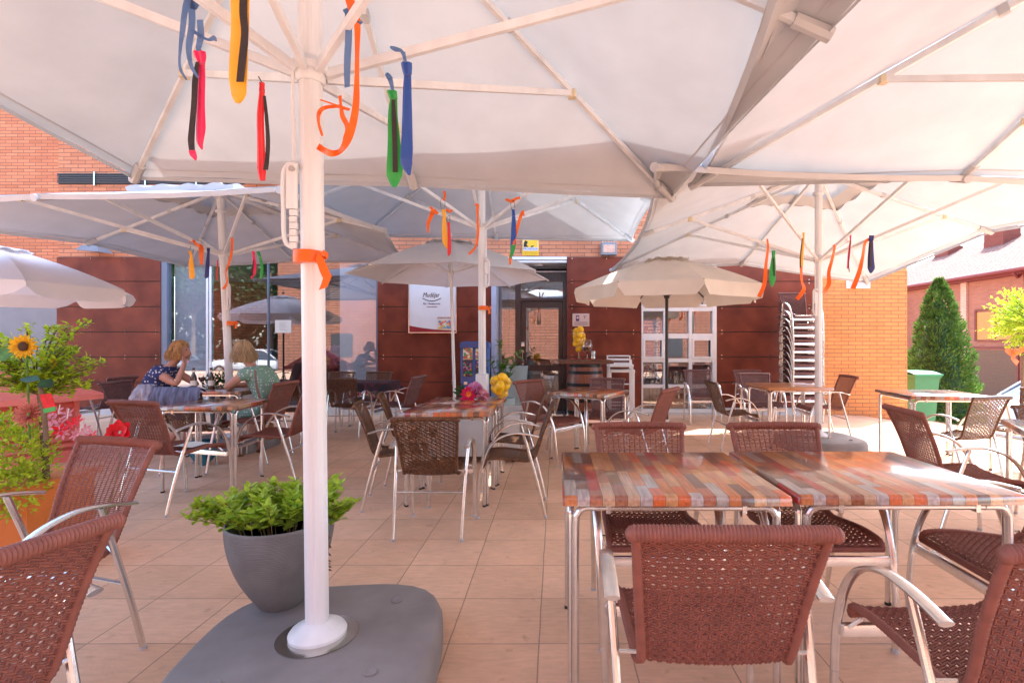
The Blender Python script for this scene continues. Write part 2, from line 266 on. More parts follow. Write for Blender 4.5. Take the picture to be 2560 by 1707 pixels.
# ---------------------------------------------------------------- mesh helpers
class MB:
    def __init__(s): s.v = []; s.f = []
    def add(s, vs, fs):
        b = len(s.v); s.v += [tuple(x) for x in vs]; s.f += [tuple(i+b for i in f) for f in fs]; return s
    def box(s, x0, x1, y0, y1, z0, z1):
        return s.add([(x0, y0, z0), (x1, y0, z0), (x1, y1, z0), (x0, y1, z0), (x0, y0, z1), (x1, y0, z1), (x1, y1, z1), (x0, y1, z1)],
                     [(0, 3, 2, 1), (4, 5, 6, 7), (0, 1, 5, 4), (1, 2, 6, 5), (2, 3, 7, 6), (3, 0, 4, 7)])
    def bevbox(s, x0, x1, y0, y1, z0, z1, b=.01):
        # box with chamfered vertical edges and chamfered top
        def ring(z, i):
            a, c, d, e = x0+i, x1-i, y0+i, y1-i
            return [(a+b, d, z), (c-b, d, z), (c, d+b, z), (c, e-b, z), (c-b, e, z), (a+b, e, z), (a, e-b, z), (a, d+b, z)]
        vs = ring(z0, 0)+ring(z1-b, 0)+ring(z1-b*.3, b*.35)+ring(z1, b)
        fs = [tuple(range(7, -1, -1)), tuple(range(24, 32))]
        for r in range(3):
            for i in range(8): j = (i+1) % 8; fs.append((r*8+i, r*8+j, r*8+8+j, r*8+8+i))
        return s.add(vs, fs)
    def tube(s, path, r, n=8, cap=True, side=None):
        P = [Vector(p) for p in path]; m = len(P); vs = []; fs = []
        rr = r if isinstance(r, list) else [r]*m
        prev = None
        for i, p in enumerate(P):
            t = (P[min(i+1, m-1)]-P[max(i-1, 0)])
            t = t.normalized() if t.length > 1e-9 else Vector((0, 0, 1))
            if side is not None: a = Vector(side); a = (a-t*a.dot(t)).normalized()
            elif prev is None:
                a = Vector((0, 0, 1)) if abs(t.z) < .9 else Vector((1, 0, 0)); a = t.cross(a).normalized()
            else: a = (prev-t*prev.dot(t)); a = a.normalized() if a.length > 1e-9 else t.orthogonal().normalized()
            prev = a; b = t.cross(a)
            q = rr[i]; ra, rb = q if isinstance(q, tuple) else (q, q)
            for k in range(n):
                th = 2*pi*(k+.5)/n; vs.append(p+a*(ra*cos(th))+b*(rb*sin(th)))
        for i in range(m-1):
            for k in range(n): l = (k+1) % n; fs.append((i*n+k, i*n+l, i*n+n+l, i*n+n+k))
        if cap: fs.append(tuple(range(n-1, -1, -1))); fs.append(tuple((m-1)*n+k for k in range(n)))
        return s.add(vs, fs)
    def bar(s, a, b, w, h=None, up=(0, 0, 1)):
        a = Vector(a); b = Vector(b); h = h or w; t = (b-a).normalized(); u = Vector(up)
        sd = t.cross(u); sd = sd.normalized() if sd.length > 1e-6 else t.orthogonal().normalized(); u = sd.cross(t)
        vs = [p+sd*(x*w/2)+u*(y*h/2) for p in (a, b) for x, y in ((-1, -1), (1, -1), (1, 1), (-1, 1))]
        return s.add(vs, [(3, 2, 1, 0), (4, 5, 6, 7), (0, 1, 5, 4), (1, 2, 6, 5), (2, 3, 7, 6), (3, 0, 4, 7)])
    def lathe(s, prof, n=24, c=(0, 0, 0), sx=1, sy=1):
        vs = []; fs = []; m = len(prof)
        for (r, z) in prof:
            for k in range(n): th = 2*pi*k/n; vs.append((c[0]+r*cos(th)*sx, c[1]+r*sin(th)*sy, c[2]+z))
        for i in range(m-1):
            for k in range(n): l = (k+1) % n; fs.append((i*n+k, i*n+l, i*n+n+l, i*n+n+k))
        if prof[0][0] > 1e-6: fs.append(tuple(range(n-1, -1, -1)))
        if prof[-1][0] > 1e-6: fs.append(tuple((m-1)*n+k for k in range(n)))
        return s.add(vs, fs)
    def ball(s, c, r, n=12, sq=(1, 1, 1)):
        m = n//2; vs = []; fs = []
        for i in range(m+1):
            ph = pi*i/m
            for k in range(n): th = 2*pi*k/n; vs.append((c[0]+r*sq[0]*sin(ph)*cos(th), c[1]+r*sq[1]*sin(ph)*sin(th), c[2]-r*sq[2]*cos(ph)))
        for i in range(m):
            for k in range(n): l = (k+1) % n; fs.append((i*n+k, i*n+l, i*n+n+l, i*n+n+k))
        return s.add(vs, fs)
    def prism(s, pts, y0, y1):          # outline in x,z extruded in y
        n = len(pts); vs = [(p[0], y0, p[1]) for p in pts]+[(p[0], y1, p[1]) for p in pts]
        fs = [tuple(range(n)), tuple(range(2*n-1, n-1, -1))]+[(i, i+n, (i+1) % n+n, (i+1) % n) for i in range(n)]
        return s.add(vs, fs)
    def prismz(s, pts, z0, z1):
        n = len(pts); vs = [(p[0], p[1], z0) for p in pts]+[(p[0], p[1], z1) for p in pts]
        fs = [tuple(range(n-1, -1, -1)), tuple(range(n, 2*n))]+[(i, (i+1) % n, (i+1) % n+n, i+n) for i in range(n)]
        return s.add(vs, fs)
    def grid(s, fn, nu, nv):
        vs = [fn(i/nu, j/nv) for j in range(nv+1) for i in range(nu+1)]
        fs = [(j*(nu+1)+i, j*(nu+1)+i+1, (j+1)*(nu+1)+i+1, (j+1)*(nu+1)+i) for j in range(nv) for i in range(nu)]
        return s.add(vs, fs)
    def ribbon(s, pts, th=.002):        # pts: (center, half-vector) -> thin solid strip
        n = len(pts); vs = []
        for i, (c, h) in enumerate(pts):
            c = Vector(c); h = Vector(h); t = Vector(pts[min(i+1, n-1)][0])-Vector(pts[max(i-1, 0)][0])
            nn = t.cross(h); nn = nn.normalized()*th/2 if nn.length > 1e-9 else Vector((0, th/2, 0))
            vs += [c-h-nn, c+h-nn, c+h+nn, c-h+nn]
        fs = [(0, 1, 2, 3), (4*n-1, 4*n-2, 4*n-3, 4*n-4)]
        for i in range(n-1):
            for k in range(4): l = (k+1) % 4; fs.append((4*i+k, 4*i+4+k, 4*i+4+l, 4*i+l))
        return s.add(vs, fs)
    def leaf(s, c, d, nrm, L, W_):
        c = Vector(c); d = Vector(d).normalized(); sd = d.cross(Vector(nrm)); sd = sd.normalized() if sd.length > 1e-6 else d.orthogonal().normalized()
        up = sd.cross(d)
        vs = [c, c+d*L*.35+sd*W_*.5+up*L*.05, c+d*L*.72+sd*W_*.36+up*L*.04, c+d*L, c+d*L*.72-sd*W_*.36+up*L*.04, c+d*L*.35-sd*W_*.5+up*L*.05, c+d*L*.5-up*L*.02]
        return s.add(vs, [(0, 1, 6), (1, 2, 6), (2, 3, 6), (3, 4, 6), (4, 5, 6), (5, 0, 6)])
    def build(s, name, m, parent=None, smooth=True, loc=None, ang=35):
        me = bpy.data.meshes.new(name); me.from_pydata(s.v, [], s.f); me.validate(clean_customdata=False)
        ms = m if isinstance(m, (list, tuple)) else [m]
        for q in ms: me.materials.append(M[q] if isinstance(q, str) else q)
        if smooth:
            me.polygons.foreach_set('use_smooth', [True]*len(me.polygons))
            try: me.set_sharp_from_angle(angle=R(ang))
            except Exception: pass
        me.update()
        o = bpy.data.objects.new(name, me); COL.objects.link(o)
        if parent: o.parent = parent
        if loc is not None: o.location = loc
        return o
def tag(o, label=None, cat=None, group=None, kind=None):
    if label: o['label'] = label
    if cat: o['category'] = cat
    if group: o['group'] = group
    if kind: o['kind'] = kind
    return o
def thing(name, label, cat, loc=(0, 0, 0), rz=0, group=None):
    o = bpy.data.objects.new(name, None); COL.objects.link(o); o.location = loc; o.rotation_euler = (0, 0, rz); o.empty_display_size = .1
    return tag(o, label, cat, group)
def dup(root, loc, rz, label, group=None):
    r = root.copy(); COL.objects.link(r); r.location = loc; r.rotation_euler = (0, 0, rz); r['label'] = label
    if group: r['group'] = group
    for ch in list(root.children):
        c = ch.copy(); COL.objects.link(c); c.parent = r
        for g in list(ch.children):
            d = g.copy(); COL.objects.link(d); d.parent = c
    return r
def text(s, m, parent, x, y, z, size, ext=.0015, width=None, rot=(R(90), 0, 0), name='lettering', align='LEFT', shear=0.):
    cu = bpy.data.curves.new(name, 'FONT'); cu.body = s; cu.size = size; cu.extrude = ext; cu.align_x = align; cu.resolution_u = 3; cu.shear = shear
    o = bpy.data.objects.new(name, cu); COL.objects.link(o); bpy.context.view_layer.update()
    me = bpy.data.meshes.new_from_object(o.evaluated_get(bpy.context.evaluated_depsgraph_get())); bpy.data.objects.remove(o)
    me.materials.clear(); me.materials.append(M[m])
    n = bpy.data.objects.new(name, me); COL.objects.link(n); n.parent = parent; n.location = (x, y, z); n.rotation_euler = rot
    if width:
        xs = [v.co.x for v in me.vertices]; k = width/(max(xs)-min(xs)); x0 = min(xs)
        for v in me.vertices: v.co.x = (v.co.x-x0)*k
    return n
def lerp(a, b, t): return a+(b-a)*t
def smooth_path(pts, k=6):
    P = [Vector(p) for p in pts]; out = []
    for i in range(len(P)-1):
        p0, p1, p2, p3 = P[max(i-1, 0)], P[i], P[i+1], P[min(i+2, len(P)-1)]
        for j in range(k):
            t = j/k; out.append(.5*((2*p1)+(-p0+p2)*t+(2*p0-5*p1+4*p2-p3)*t*t+(-p0+3*p1-3*p2+p3)*t**3))
    out.append(P[-1]); return out
# ---------------------------------------------------------------- ground
def groundfn(u, v):
    x = -40+u*90; y = -40+v*100
    return (x, y, ground_z(x, y))
o = MB().grid(groundfn, 180, 100).build('ground', 'paving', smooth=False); tag(o, kind='structure')
def roadfn(u, v):
    x = -40+u*90; y = -20+v*13
    return (x, y, ground_z(x, y)+.012)
o = MB().grid(roadfn, 120, 30).build('road', 'asphalt', smooth=False); tag(o, kind='structure')
o = MB().grid(lambda u, v: (10.2+u*6.3, 9+v*30, ground_z(10.2+u*6.3, 9)+.012), 20, 4).build('street', 'pale_road', smooth=False); tag(o, kind='structure')
# ---------------------------------------------------------------- chairs
def seat_profile():
    pts = smooth_path([(0, .235, .415), (0, .215, .445), (0, .10, .452), (0, -.05, .438), (0, -.135, .432), (0, -.185, .455), (0, -.215, .52), (0, -.25, .63), (0, -.295, .745), (0, -.335, .835)], 8)
    return pts
def resample(pts, step):
    out = [pts[0].copy()]; acc = 0
    for i in range(1, len(pts)):
        seg = pts[i]-pts[i-1]; L = seg.length; d = step-acc
        while d <= L: out.append(pts[i-1]+seg*(d/L)); d += step
        acc = (acc+L) % step
    return out
PROF = seat_profile()
def halfw(p):
    if p.z < .5 and p.y > -.17: return lerp(.205, .222, (p.y+.17)/.4)
    return lerp(.198, .232, min(1, max(0, (p.z-.45)/.38)))
def nrm_at(P, i):
    t = (P[min(i+1, len(P)-1)]-P[max(i-1, 0)]).normalized(); return Vector((0, -t.z, t.y)) if False else Vector((0, t.z, -t.y))
def split_profile(P):
    k = min(range(len(P)), key=lambda i: abs(P[i].y+.185)+abs(P[i].z-.455)); return P[:k+1], P[k:]
def weave(P, flatr, inset=.016):
    mb = MB(); step = .0095 if flatr else .0074; n = 26 if flatr else 30
    Q = resample(P, step)
    for r, p in enumerate(Q):
        nn = nrm_at(Q, r); hw = halfw(p)-inset; path = []
        bow = .010
        for i in range(n+1):
            u = -1+2*i/n
            ph = (r//2+i) % 2 if not flatr else ((r+i) % 3 == 0)
            a = (.0044 if ph else -.0036)
            path.append(Vector((u*hw, p.y, p.z))+nn*(a-bow*(1-u*u)) + (Vector((0, 0, rnd.uniform(-.0006, .0006)))))
        t = (Q[min(r+1, len(Q)-1)]-Q[max(r-1, 0)]).normalized()
        if flatr: mb.tube(path, (.0015, .0045), 4, False, side=nn)
        else: mb.tube(path, .0030, 4, False, side=nn)
    for i in range(1, n, 2 if not flatr else 2):
        u = -1+2*i/n; path = []
        S = resample(P, .03)
        for r, p in enumerate(S): path.append(Vector((u*(halfw(p)-inset), p.y, p.z))+nrm_at(S, r)*(-.010*(1-u*u)))
        mb.tube(path, (.003, .002), 4, False, side=(1, 0, 0))
    return mb
def ribbed(mb, path, r, step=.0032, n=8, amp=.17):
    Q = resample(path, step); mb.tube(Q, [r*(1 if i % 2 else 1-amp) for i in range(len(Q))], n)
def make_chair(name, label, wick, flatr, group):
    t = thing(name, label, 'chair', (0, 0, 0), 0, group)
    S, B = split_profile(PROF)
    for nm, P in (('seat', S), ('backrest', B)):
        mb = weave(P, flatr)
        for sx in (-1, 1):
            ribbed(mb, [Vector((sx*(halfw(p)-.006), p.y, p.z)) for p in P], .0140 if not flatr else .0125, .0072, 8, .2)
        if nm == 'seat':
            e = P[0]; ribbed(mb, [Vector((u*halfw(e), e.y, e.z)) for u in [-1+k*.1 for k in range(21)]], .0145, .0055)
        else:
            e = P[-1]; hw = halfw(e)
            top = [Vector((u*(hw+.004), e.y-.006-.012*(1-u*u), e.z+.002+.004*(1-u*u))) for u in [-1+k*.05 for k in range(41)]]
            ribbed(mb, top, .0215 if not flatr else .0165, .0045, 10, .14)
            for sx in (-1, 1): mb.ball((sx*(hw+.002), e.y-.006, e.z), .0205 if not flatr else .0165, 10)
        mb.build(nm, wick, t, ang=60)
    for s in (-1, 1):
        a = smooth_path([(s*.255, .262, .22), (s*.257, .245, .37), (s*.262, .195, .51), (s*.266, .115, .605), (s*.27, .0, .652), (s*.272, -.11, .652), (s*.272, -.225, .628)], 5)
        n = len(a); rr = [(lerp(.0135, .021, min(1, i/(n*.55))), lerp(.0125, .0085, min(1, i/(n*.55)))) for i in range(n)]
        MB().tube(a, rr, 10, side=(1, 0, 0)).build('armrest', 'alu', t)
        l = MB().tube(smooth_path([(s*.248, .268, .012), (s*.252, .268, .12), (s*.255, .262, .22)], 4), .0135, 10).build('leg', 'alu', t)
        MB().tube([(s*.248, .268, 0), (s*.248, .268, .018)], .0145, 10).build('foot_cap', 'alu_cap', l)
        l = MB().tube(smooth_path([(s*.245, -.275, .012), (s*.25, -.225, .22), (s*.258, -.165, .43), (s*.27, -.10, .645)], 5), .0125, 10).build('leg', 'alu', t)
        MB().tube([(s*.245, -.278, 0), (s*.245, -.274, .018)], .0135, 10).build('foot_cap', 'alu_cap', l)
    MB().bevbox(-.252, .252, .222, .244, .345, .385, .006).build('stretcher', 'alu', t)
    MB().tube([(-.252, -.195, .31), (.252, -.195, .31)], .009, 8).build('stretcher', 'alu', t)
    for s in (-1, 1): MB().tube([(s*.257, .18, .40), (s*.215, .18, .425)], .006, 6).build('bolt', 'alu', t); MB().tube([(s*.262, -.15, .45), (s*.20, -.17, .46)], .006, 6).build('bolt', 'alu', t)
    return t
G_R = 'reddish brown wicker armchairs'; G_D = 'dark brown flat-weave wicker armchairs'; G_P = 'purplish brown wicker armchairs at the back'; G_S = 'armchairs stacked in a tall pile'
protoR = make_chair('wicker_armchair', 'x', 'wicker_red', False, G_R)
protoD = make_chair('wicker_armchair', 'x', 'wicker_dark', True, G_D)
protoP = make_chair('wicker_armchair', 'x', 'wicker_plum', False, G_P)
used = {}
def chair(kind, x, y, deg, label, z=None, group=None, sc=1.):
    p = {'R': protoR, 'D': protoD, 'P': protoP}[kind]; rz = R(deg-90)
    z = ground_z(x, y) if z is None else z
    if kind not in used:
        used[kind] = 1; p.location = (x, y, z); p.rotation_euler = (0, 0, rz); p['label'] = label; o = p
        if group: p['group'] = group
    else:
        o = dup(p, (x, y, z), rz, label, group)
        if group is None: o['group'] = {'R': G_R, 'D': G_D, 'P': G_P}[kind]
    sx = {'R': 1, 'D': .90, 'P': .95}[kind]
    o.scale = (sx*sc, sx*sc, {'R': 1.0, 'D': .95, 'P': .97}[kind]*sc)
    return o
chair('R', .42, 1.55, 89, 'reddish wicker armchair at the front, its back to the camera, under the left plank table')
chair('R', 1.17, 1.44, 92, 'reddish wicker armchair cut off by the right edge, at the near side of the tables')
chair('R', .44, 2.42, 270, 'reddish wicker armchair facing the camera across the left big plank table')
chair('R', 1.155, 2.42, 270, 'reddish wicker armchair facing the camera across the right big plank table')
chair('R', 1.84, 2.07, 178, 'reddish wicker armchair at the right end of the big tables')
chair('R', 2.6, 3.35, 352, 'reddish wicker armchair in profile, facing right behind the shiny right plank table')
chair('D', 3.75, 4.85, 103, 'dark wicker armchair seen from behind at the plank table by the green bin')
chair('D', 4.75, 5.2, 205, 'dark wicker armchair at the right edge, the far one under the ball tree')
chair('D', 3.62, 3.62, 258, 'dark wicker armchair at the right edge facing the corner plank table')
chair('R', 3.0, 2.66, 60, 'reddish wicker armchair at the right edge, in front of the corner plank table')
chair('D', 2.2, 6.4, 2, 'dark wicker armchair in profile, left of the plain orange table')
chair('R', 3.5, 6.85, 176, 'brown wicker armchair in profile facing left, at the foot of the amber brick wall')
chair('P', 2.95, 7.45, 268, 'sun-flecked wicker armchair facing the camera behind the plain orange table')
chair('P', 3.18, 8.35, 270, 'plum wicker armchair against the red cladding, half hidden behind the sun-flecked one')
chair('P', 2.36, 8.42, 268, 'plum wicker armchair standing before the white gridded window')
chair('P', .62, 6.35, 264, 'wicker armchair facing the camera between the wine barrel and a plank table')
chair('R', .78, 5.05, 150, 'reddish wicker armchair seen from behind at an angle, under the cream parasol')
chair('D', -.33, 4.02, 181, 'dark wicker armchair on the right side of the long table, the nearer of the two')
chair('D', -.40, 4.68, 180, 'dark wicker armchair on the right side of the long table, the farther of the two')
chair('R', -.05, 5.72, 322, 'reddish wicker armchair in front of the entrance door, turned to the small plank table')
chair('D', -.83, 3.6, 90, 'dark wicker armchair with its back to the camera at the head of the long table')
chair('D', -1.27, 4.2, 12, 'dark wicker armchair on the left side of the long table, the nearer one')
chair('D', -1.34, 4.92, 14, 'dark wicker armchair on the left side of the long table, the farther one')
chair('R', -3.02, 4.15, 74, 'reddish wicker armchair seen from behind with a red flower in front of it')
chair('R', -2.6, 4.85, 184, 'wicker armchair just left of the big white pole, its arch of aluminium showing')
chair('R', -3.3, 5.72, 178, 'brown wicker armchair in which the woman in the green dress sits')
chair('D', -3.62, 5.28, 92, 'dark wicker armchair with a denim jacket over its back')
chair('P', -4.86, 6.12, 0, 'brown wicker armchair in which the woman in the blue dress sits')
chair('P', -6.1, 6.95, 178, 'empty brown wicker armchair in front of the red vent housing, by the left cladding')
chair('D', -2.86, 7.2, 90, 'dark wicker armchair with its back to the camera at the cloth-covered table')
chair('D', -3.5, 8.2, 270, 'dark wicker armchair behind the cloth-covered table, the left one')
chair('D', -2.9, 8.2, 268, 'dark wicker armchair behind the cloth-covered table, the right one')
chair('P', -2.2, 7.2, 172, 'plum wicker armchair to the right of the cloth-covered table')
chair('D', -3.45, 6.75, 95, 'dark wicker armchair half hidden by the big white pole, beside the seated woman')
chair('R', -2.04, 1.98, 254, 'brown wicker armchair by the orange planter, facing the camera')
chair('R', -1.48, 1.14, 168, 'dark red wicker armchair cut off by the bottom left corner of the photo')
for k in range(11):
    chair('P', 4.0+rnd.uniform(-.006, .006), 8.5-.0*k, 270+rnd.uniform(-.6, .6),
          ('plum wicker armchair on top of the tall stack by the brick wall' if k == 10 else
           'bottom armchair of the tall stack by the brick wall' if k == 0 else
           ['second', 'third', 'fourth', 'fifth', 'sixth', 'seventh', 'eighth', 'ninth', 'tenth'][k-1]+' armchair from the bottom of the tall stack beside the brick wall'), z=.13*k, group=G_S)
# ---------------------------------------------------------------- tables
def make_table(name, label, x, y, deg, w, d, topm, h=.74, group=None):
    t = thing(name, label, 'table', (x, y, ground_z(x, y)), R(deg), group)
    a, b = w/2, d/2
    m = MB()
    def ring(z, i, c):
        X, Y = a-i, b-i
        return [(-X+c, -Y, z), (X-c, -Y, z), (X, -Y+c, z), (X, Y-c, z), (X-c, Y, z), (-X+c, Y, z), (-X, Y-c, z), (-X, -Y+c, z)]
    rs = [ring(h-.036, .004, .006), ring(h-.034, -.001, .006), ring(h-.012, 0, .006), ring(h-.003, .004, .006), ring(h, .011, .006)]
    vs = sum(rs, []); fs = [tuple(range(7, -1, -1)), tuple(range(32, 40))]
    for r in range(4):
        for i in range(8): j = (i+1) % 8; fs.append((r*8+i, r*8+j, r*8+8+j, r*8+8+i))
    m.add(vs, fs).build('tabletop', topm, t, ang=50)
    zb = h-.05; e = .035
    for sx in (-1, 1):
        for sy in (-1, 1):
            X, Y = sx*(a-e), sy*(b-e); q = MB(); r = .013
            q.tube(smooth_path([(X-sx*.10, Y, zb), (X-sx*.045, Y, zb), (X-sx*.018, Y, zb-.02), (X-sx*.010, Y, zb-.07), (X-sx*.010, Y, zb-.35), (X-sx*.010, Y, .01)], 5), r, 10)
            q.tube(smooth_path([(X+sx*.006, Y-sy*.12, zb), (X+sx*.006, Y-sy*.065, zb), (X+sx*.006, Y-sy*.038, zb-.02), (X+sx*.006, Y-sy*.030, zb-.07), (X+sx*.006, Y-sy*.030, zb-.35), (X+sx*.006, Y-sy*.030, .01)], 5), r, 10)
            l = q.build('leg', 'alu', t)
            g = MB(); g.tube([(X-sx*.010, Y, 0), (X-sx*.010, Y, .014)], .0145, 8); g.tube([(X+sx*.006, Y-sy*.030, 0), (X+sx*.006, Y-sy*.030, .014)], .0145, 8); g.build('foot_cap', 'black_rubber', l)
    f = MB()
    for s in (-1, 1):
        f.tube([(-a+.13, s*(b-e), zb), (a-.13, s*(b-e), zb)], .011, 8); f.tube([(s*(a-e+.006), -b+.15, zb), (s*(a-e+.006), b-.15, zb)], .011, 8)
        for u in (-.3, .3): f.box(u*w-.008, u*w+.008, s*(b-e)-.012, s*(b-e)+.012, zb-.018, zb+.014)
    f.build('frame', 'alu', t)
    return t
GT = 'terrace tables with patchwork plank tops'
make_table('terrace_table', 'big plank table in the foreground, the left one of the pair', .4305, 2.205, 0, .81, .75, 'plank_top', group=GT)
make_table('terrace_table', 'big plank table at the front right with a blue sky sheen on its top', 1.262, 2.205, 0, .815, .75, 'plank_top', .744, group=GT)
make_table('terrace_table', 'plank table standing before the green bin', 4.08, 5.65, -8, .8, .8, 'plank_top', group=GT)
make_table('terrace_table', 'plank table cut off by the right edge, its corner pointing to the camera', 3.32, 3.22, -30, .74, .74, 'plank_top', group=GT)
make_table('terrace_table', 'plain orange-topped table behind the right white pole', 2.97, 6.68, 0, .8, .78, 'table_orange')
make_table('terrace_table', 'plank table set at an angle near the wine barrel', .37, 5.88, -30, .70, .70, 'plank_top', group=GT)
make_table('terrace_table', 'near half of the long plank table in the middle', -.865, 4.325, 0, .70, .58, 'plank_top', group=GT)
make_table('terrace_table', 'far half of the long plank table in the middle, carrying lemons and flowers', -.845, 4.91, 0, .70, .58, 'plank_top', group=GT)
make_table('terrace_table', 'empty plank table between the pots and the two women', -3.1, 4.73, 4, .66, .60, 'plank_top', group=GT)
make_table('terrace_table', 'plank table with bottles where the two women sit', -3.86, 6.12, 0, .66, .62, 'plank_top', group=GT)
make_table('terrace_table', 'table hidden under a dark patterned cloth', -2.82, 7.75, 0, .78, .62, 'table_orange', .70)
# patterned cloth over the back table
t = thing('tablecloth', 'dark patterned cloth with a red fringe draped over the back table', 'tablecloth', (-2.82, 7.75, 0))
def clothfn(u, v):
    x = (u-.5)*1.12; y = (v-.5)*.92; ex = max(0, abs(x)-.405); ey = max(0, abs(y)-.325); d = ex+ey
    z = .709-d*.95-(.02*sin(x*19)*min(1, d*8) if d > 0 else 0)
    X = x if abs(x) < .405 else math.copysign(.405+ex*.22, x); Y = y if abs(y) < .325 else math.copysign(.325+ey*.22, y)
    return (X+.012*sin(y*22)*min(1, ex*9), Y+.012*sin(x*24)*min(1, ey*9), z)
o = MB().grid(clothfn, 40, 30).build('cloth', 'cloth_pattern', t)
m = MB()
for i in range(15):
    x = -.12+i*.025; m.box(x, x+.024, -.392, -.386, .50+.02*sin(i*.22*1.0)*2, .545+.02*sin(i*.22)*2)
m.build('fringe', 'fringe_print', o)
# ---------------------------------------------------------------- big square umbrellas
def rim_pts(x, y, r, s, ze, dm=.045, over=None):
    out = []
    for i in range(8):
        a = i*pi/4; cxx, cyy = [(1, 0), (1, 1), (0, 1), (-1, 1), (-1, 0), (-1, -1), (0, -1), (1, -1)][i]
        p = Vector((x+s*(cxx*cos(r)-cyy*sin(r)), y+s*(cxx*sin(r)+cyy*cos(r)), ze+(0 if cxx*cyy else dm)))
        if over and i in over:
            px, py = over[i]; q = at(px, py, p.y); p = Vector((q.x, p.y, q.z))
        out.append(p)
    return out
def big_umbrella(label, x, y, r, s, ze, lean=(0, 0), zbase=.13, za=None, zr=None, over=None, slab=True, slab_rot=0, cap=True, top_lean=0, handle_side=-1, sleeve=None, shift=None):
    ze0 = ze; za = za or ze+.83; zr = zr or ze-.267
    t = thing('square_umbrella', label, 'umbrella', (x, y, 0), 0, 'large square cream umbrellas')
    L = Vector((x, y, 0)); P0 = lambda z: Vector((lean[0]*z, lean[1]*z, z))
    rim = [p-L for p in rim_pts(x+lean[0]*ze, y+lean[1]*ze, r, s, ze, over=over)]
    for i, q in (shift or {}).items(): rim[i] = Vector((q[0]-x, q[1]-y, rim[i].z))
    ap = P0(za)
    # pole
    n = 24; prof = []
    m = MB(); vs = []
    pr = .043
    rad = [pr*(1-.07*(k % 6 == 0)-.03*(k % 3 == 0)) for k in range(n)]
    zs = [zbase, za]
    for z in zs:
        c = P0(z)
        for k in range(n): th = 2*pi*k/n+.1; vs.append((c.x+rad[k]*cos(th), c.y+rad[k]*sin(th), z))
    m.add(vs, [(k, (k+1) % n, n+(k+1) % n, n+k) for k in range(n)]+[tuple(range(n, 2*n))])
    pole = m.build('pole', 'white_paint', t, ang=12)
    if sleeve:
        c = P0(sleeve[0]); MB().bevbox(c.x-.068, c.x+.068, c.y-.068, c.y+.068, sleeve[1], sleeve[0], .012).build('pole_sleeve', 'white_paint', t)
    if slab:
        pts = []; hx = .47
        for k in range(40):
            th = 2*pi*k/40; e = 3.2; cx_, sy_ = cos(th), sin(th)
            q = (abs(cx_)**e+abs(sy_)**e)**(-1/e); pts.append((cx_*q*hx, sy_*q*hx))
        c, s_ = cos(slab_rot), sin(slab_rot)
        pts = [(a*c-b*s_, a*s_+b*c) for a, b in pts]
        m = MB(); lev = [(1.0, .0), (1.0, .09), (.965, .125), (.93, .132), (.3, .136)]
        vs = [(a*k, b*k, z) for k, z in lev for a, b in pts]; N = 40
        fs = [tuple(range((len(lev)-1)*N, len(lev)*N))]
        for i in range(len(lev)-1):
            for k in range(N): l = (k+1) % N; fs.append((i*N+k, i*N+l, i*N+N+l, i*N+N+k))
        base = m.add(vs, fs).build('base_slab', 'grey_plastic', t, ang=50)
        pm = MB()
        for a in (.78, 2.36, 3.93, 5.5): pm.lathe([(.0, .1335), (.022, .1335), (.024, .139), (.020, .141), (.014, .137), (0, .137)], 14, (.36*cos(a+slab_rot), .36*sin(a+slab_rot), 0))
        pm.build('filler_cap', 'grey_plastic', base)
        MB().lathe([(.0, .136), (.148, .136), (.15, .142), (.10, .146), (0, .146)], 40).build('base_plate', 'steel', t)
        MB().lathe([(.105, .146), (.107, .158), (.098, .172), (.075, .184), (.052, .198), (.047, .202)], 36).build('pole_collar', 'white_paint', t)
    # runner and top hub
    c = P0(zr)
    MB().lathe([(.048, -.04), (.055, -.03), (.055, -.005), (.068, .0), (.072, .025), (.06, .04), (.048, .055)], 28, c).build('runner', 'white_paint', t)
    c = P0(za-.05)
    MB().lathe([(.05, -.07), (.075, -.06), (.08, -.01), (.05, .01), (.0, .02)], 24, c).build('top_hub', 'white_paint', t)
    c = P0(za-.28); MB().lathe([(.05, -.02), (.066, -.015), (.066, .01), (.05, .015)], 20, c).build('pole_ring', 'white_paint', t)
    # crank handle: moulded lever beside the pole
    hz = zr-.49; hs = handle_side; c = P0(hz)
    m = MB()
    m.tube(smooth_path([(c.x+hs*.035, c.y-.035, hz+.12), (c.x+hs*.085, c.y-.045, hz+.10), (c.x+hs*.088, c.y-.045, hz-.05), (c.x+hs*.082, c.y-.045, hz-.17), (c.x+hs*.05, c.y-.04, hz-.20)], 6), (.012, .008), 8, side=(0, 1, 0))
    m.bevbox(c.x+hs*.058-.022, c.x+hs*.058+.022, c.y-.055, c.y-.03, hz-.05, hz+.13, .008)
    for k in range(6): m.box(c.x+hs*.052-.012, c.x+hs*.052+.012+.004*(k % 2), c.y-.05, c.y-.036, hz-.20+.025*k, hz-.178+.025*k)
    h = m.build('crank_handle', 'white_paint', t)
    MB().tube([(c.x+hs*.05, c.y-.064, hz+.10), (c.x+hs*.05, c.y-.054, hz+.10)], .011, 12).build('bolt', 'steel', h)
    MB().tube([(c.x+hs*.055, c.y-.03, hz+.10), (P0(zr).x+hs*.055, P0(zr).y-.03, zr)], .007, 6).build('lift_rod', 'white_paint', t)
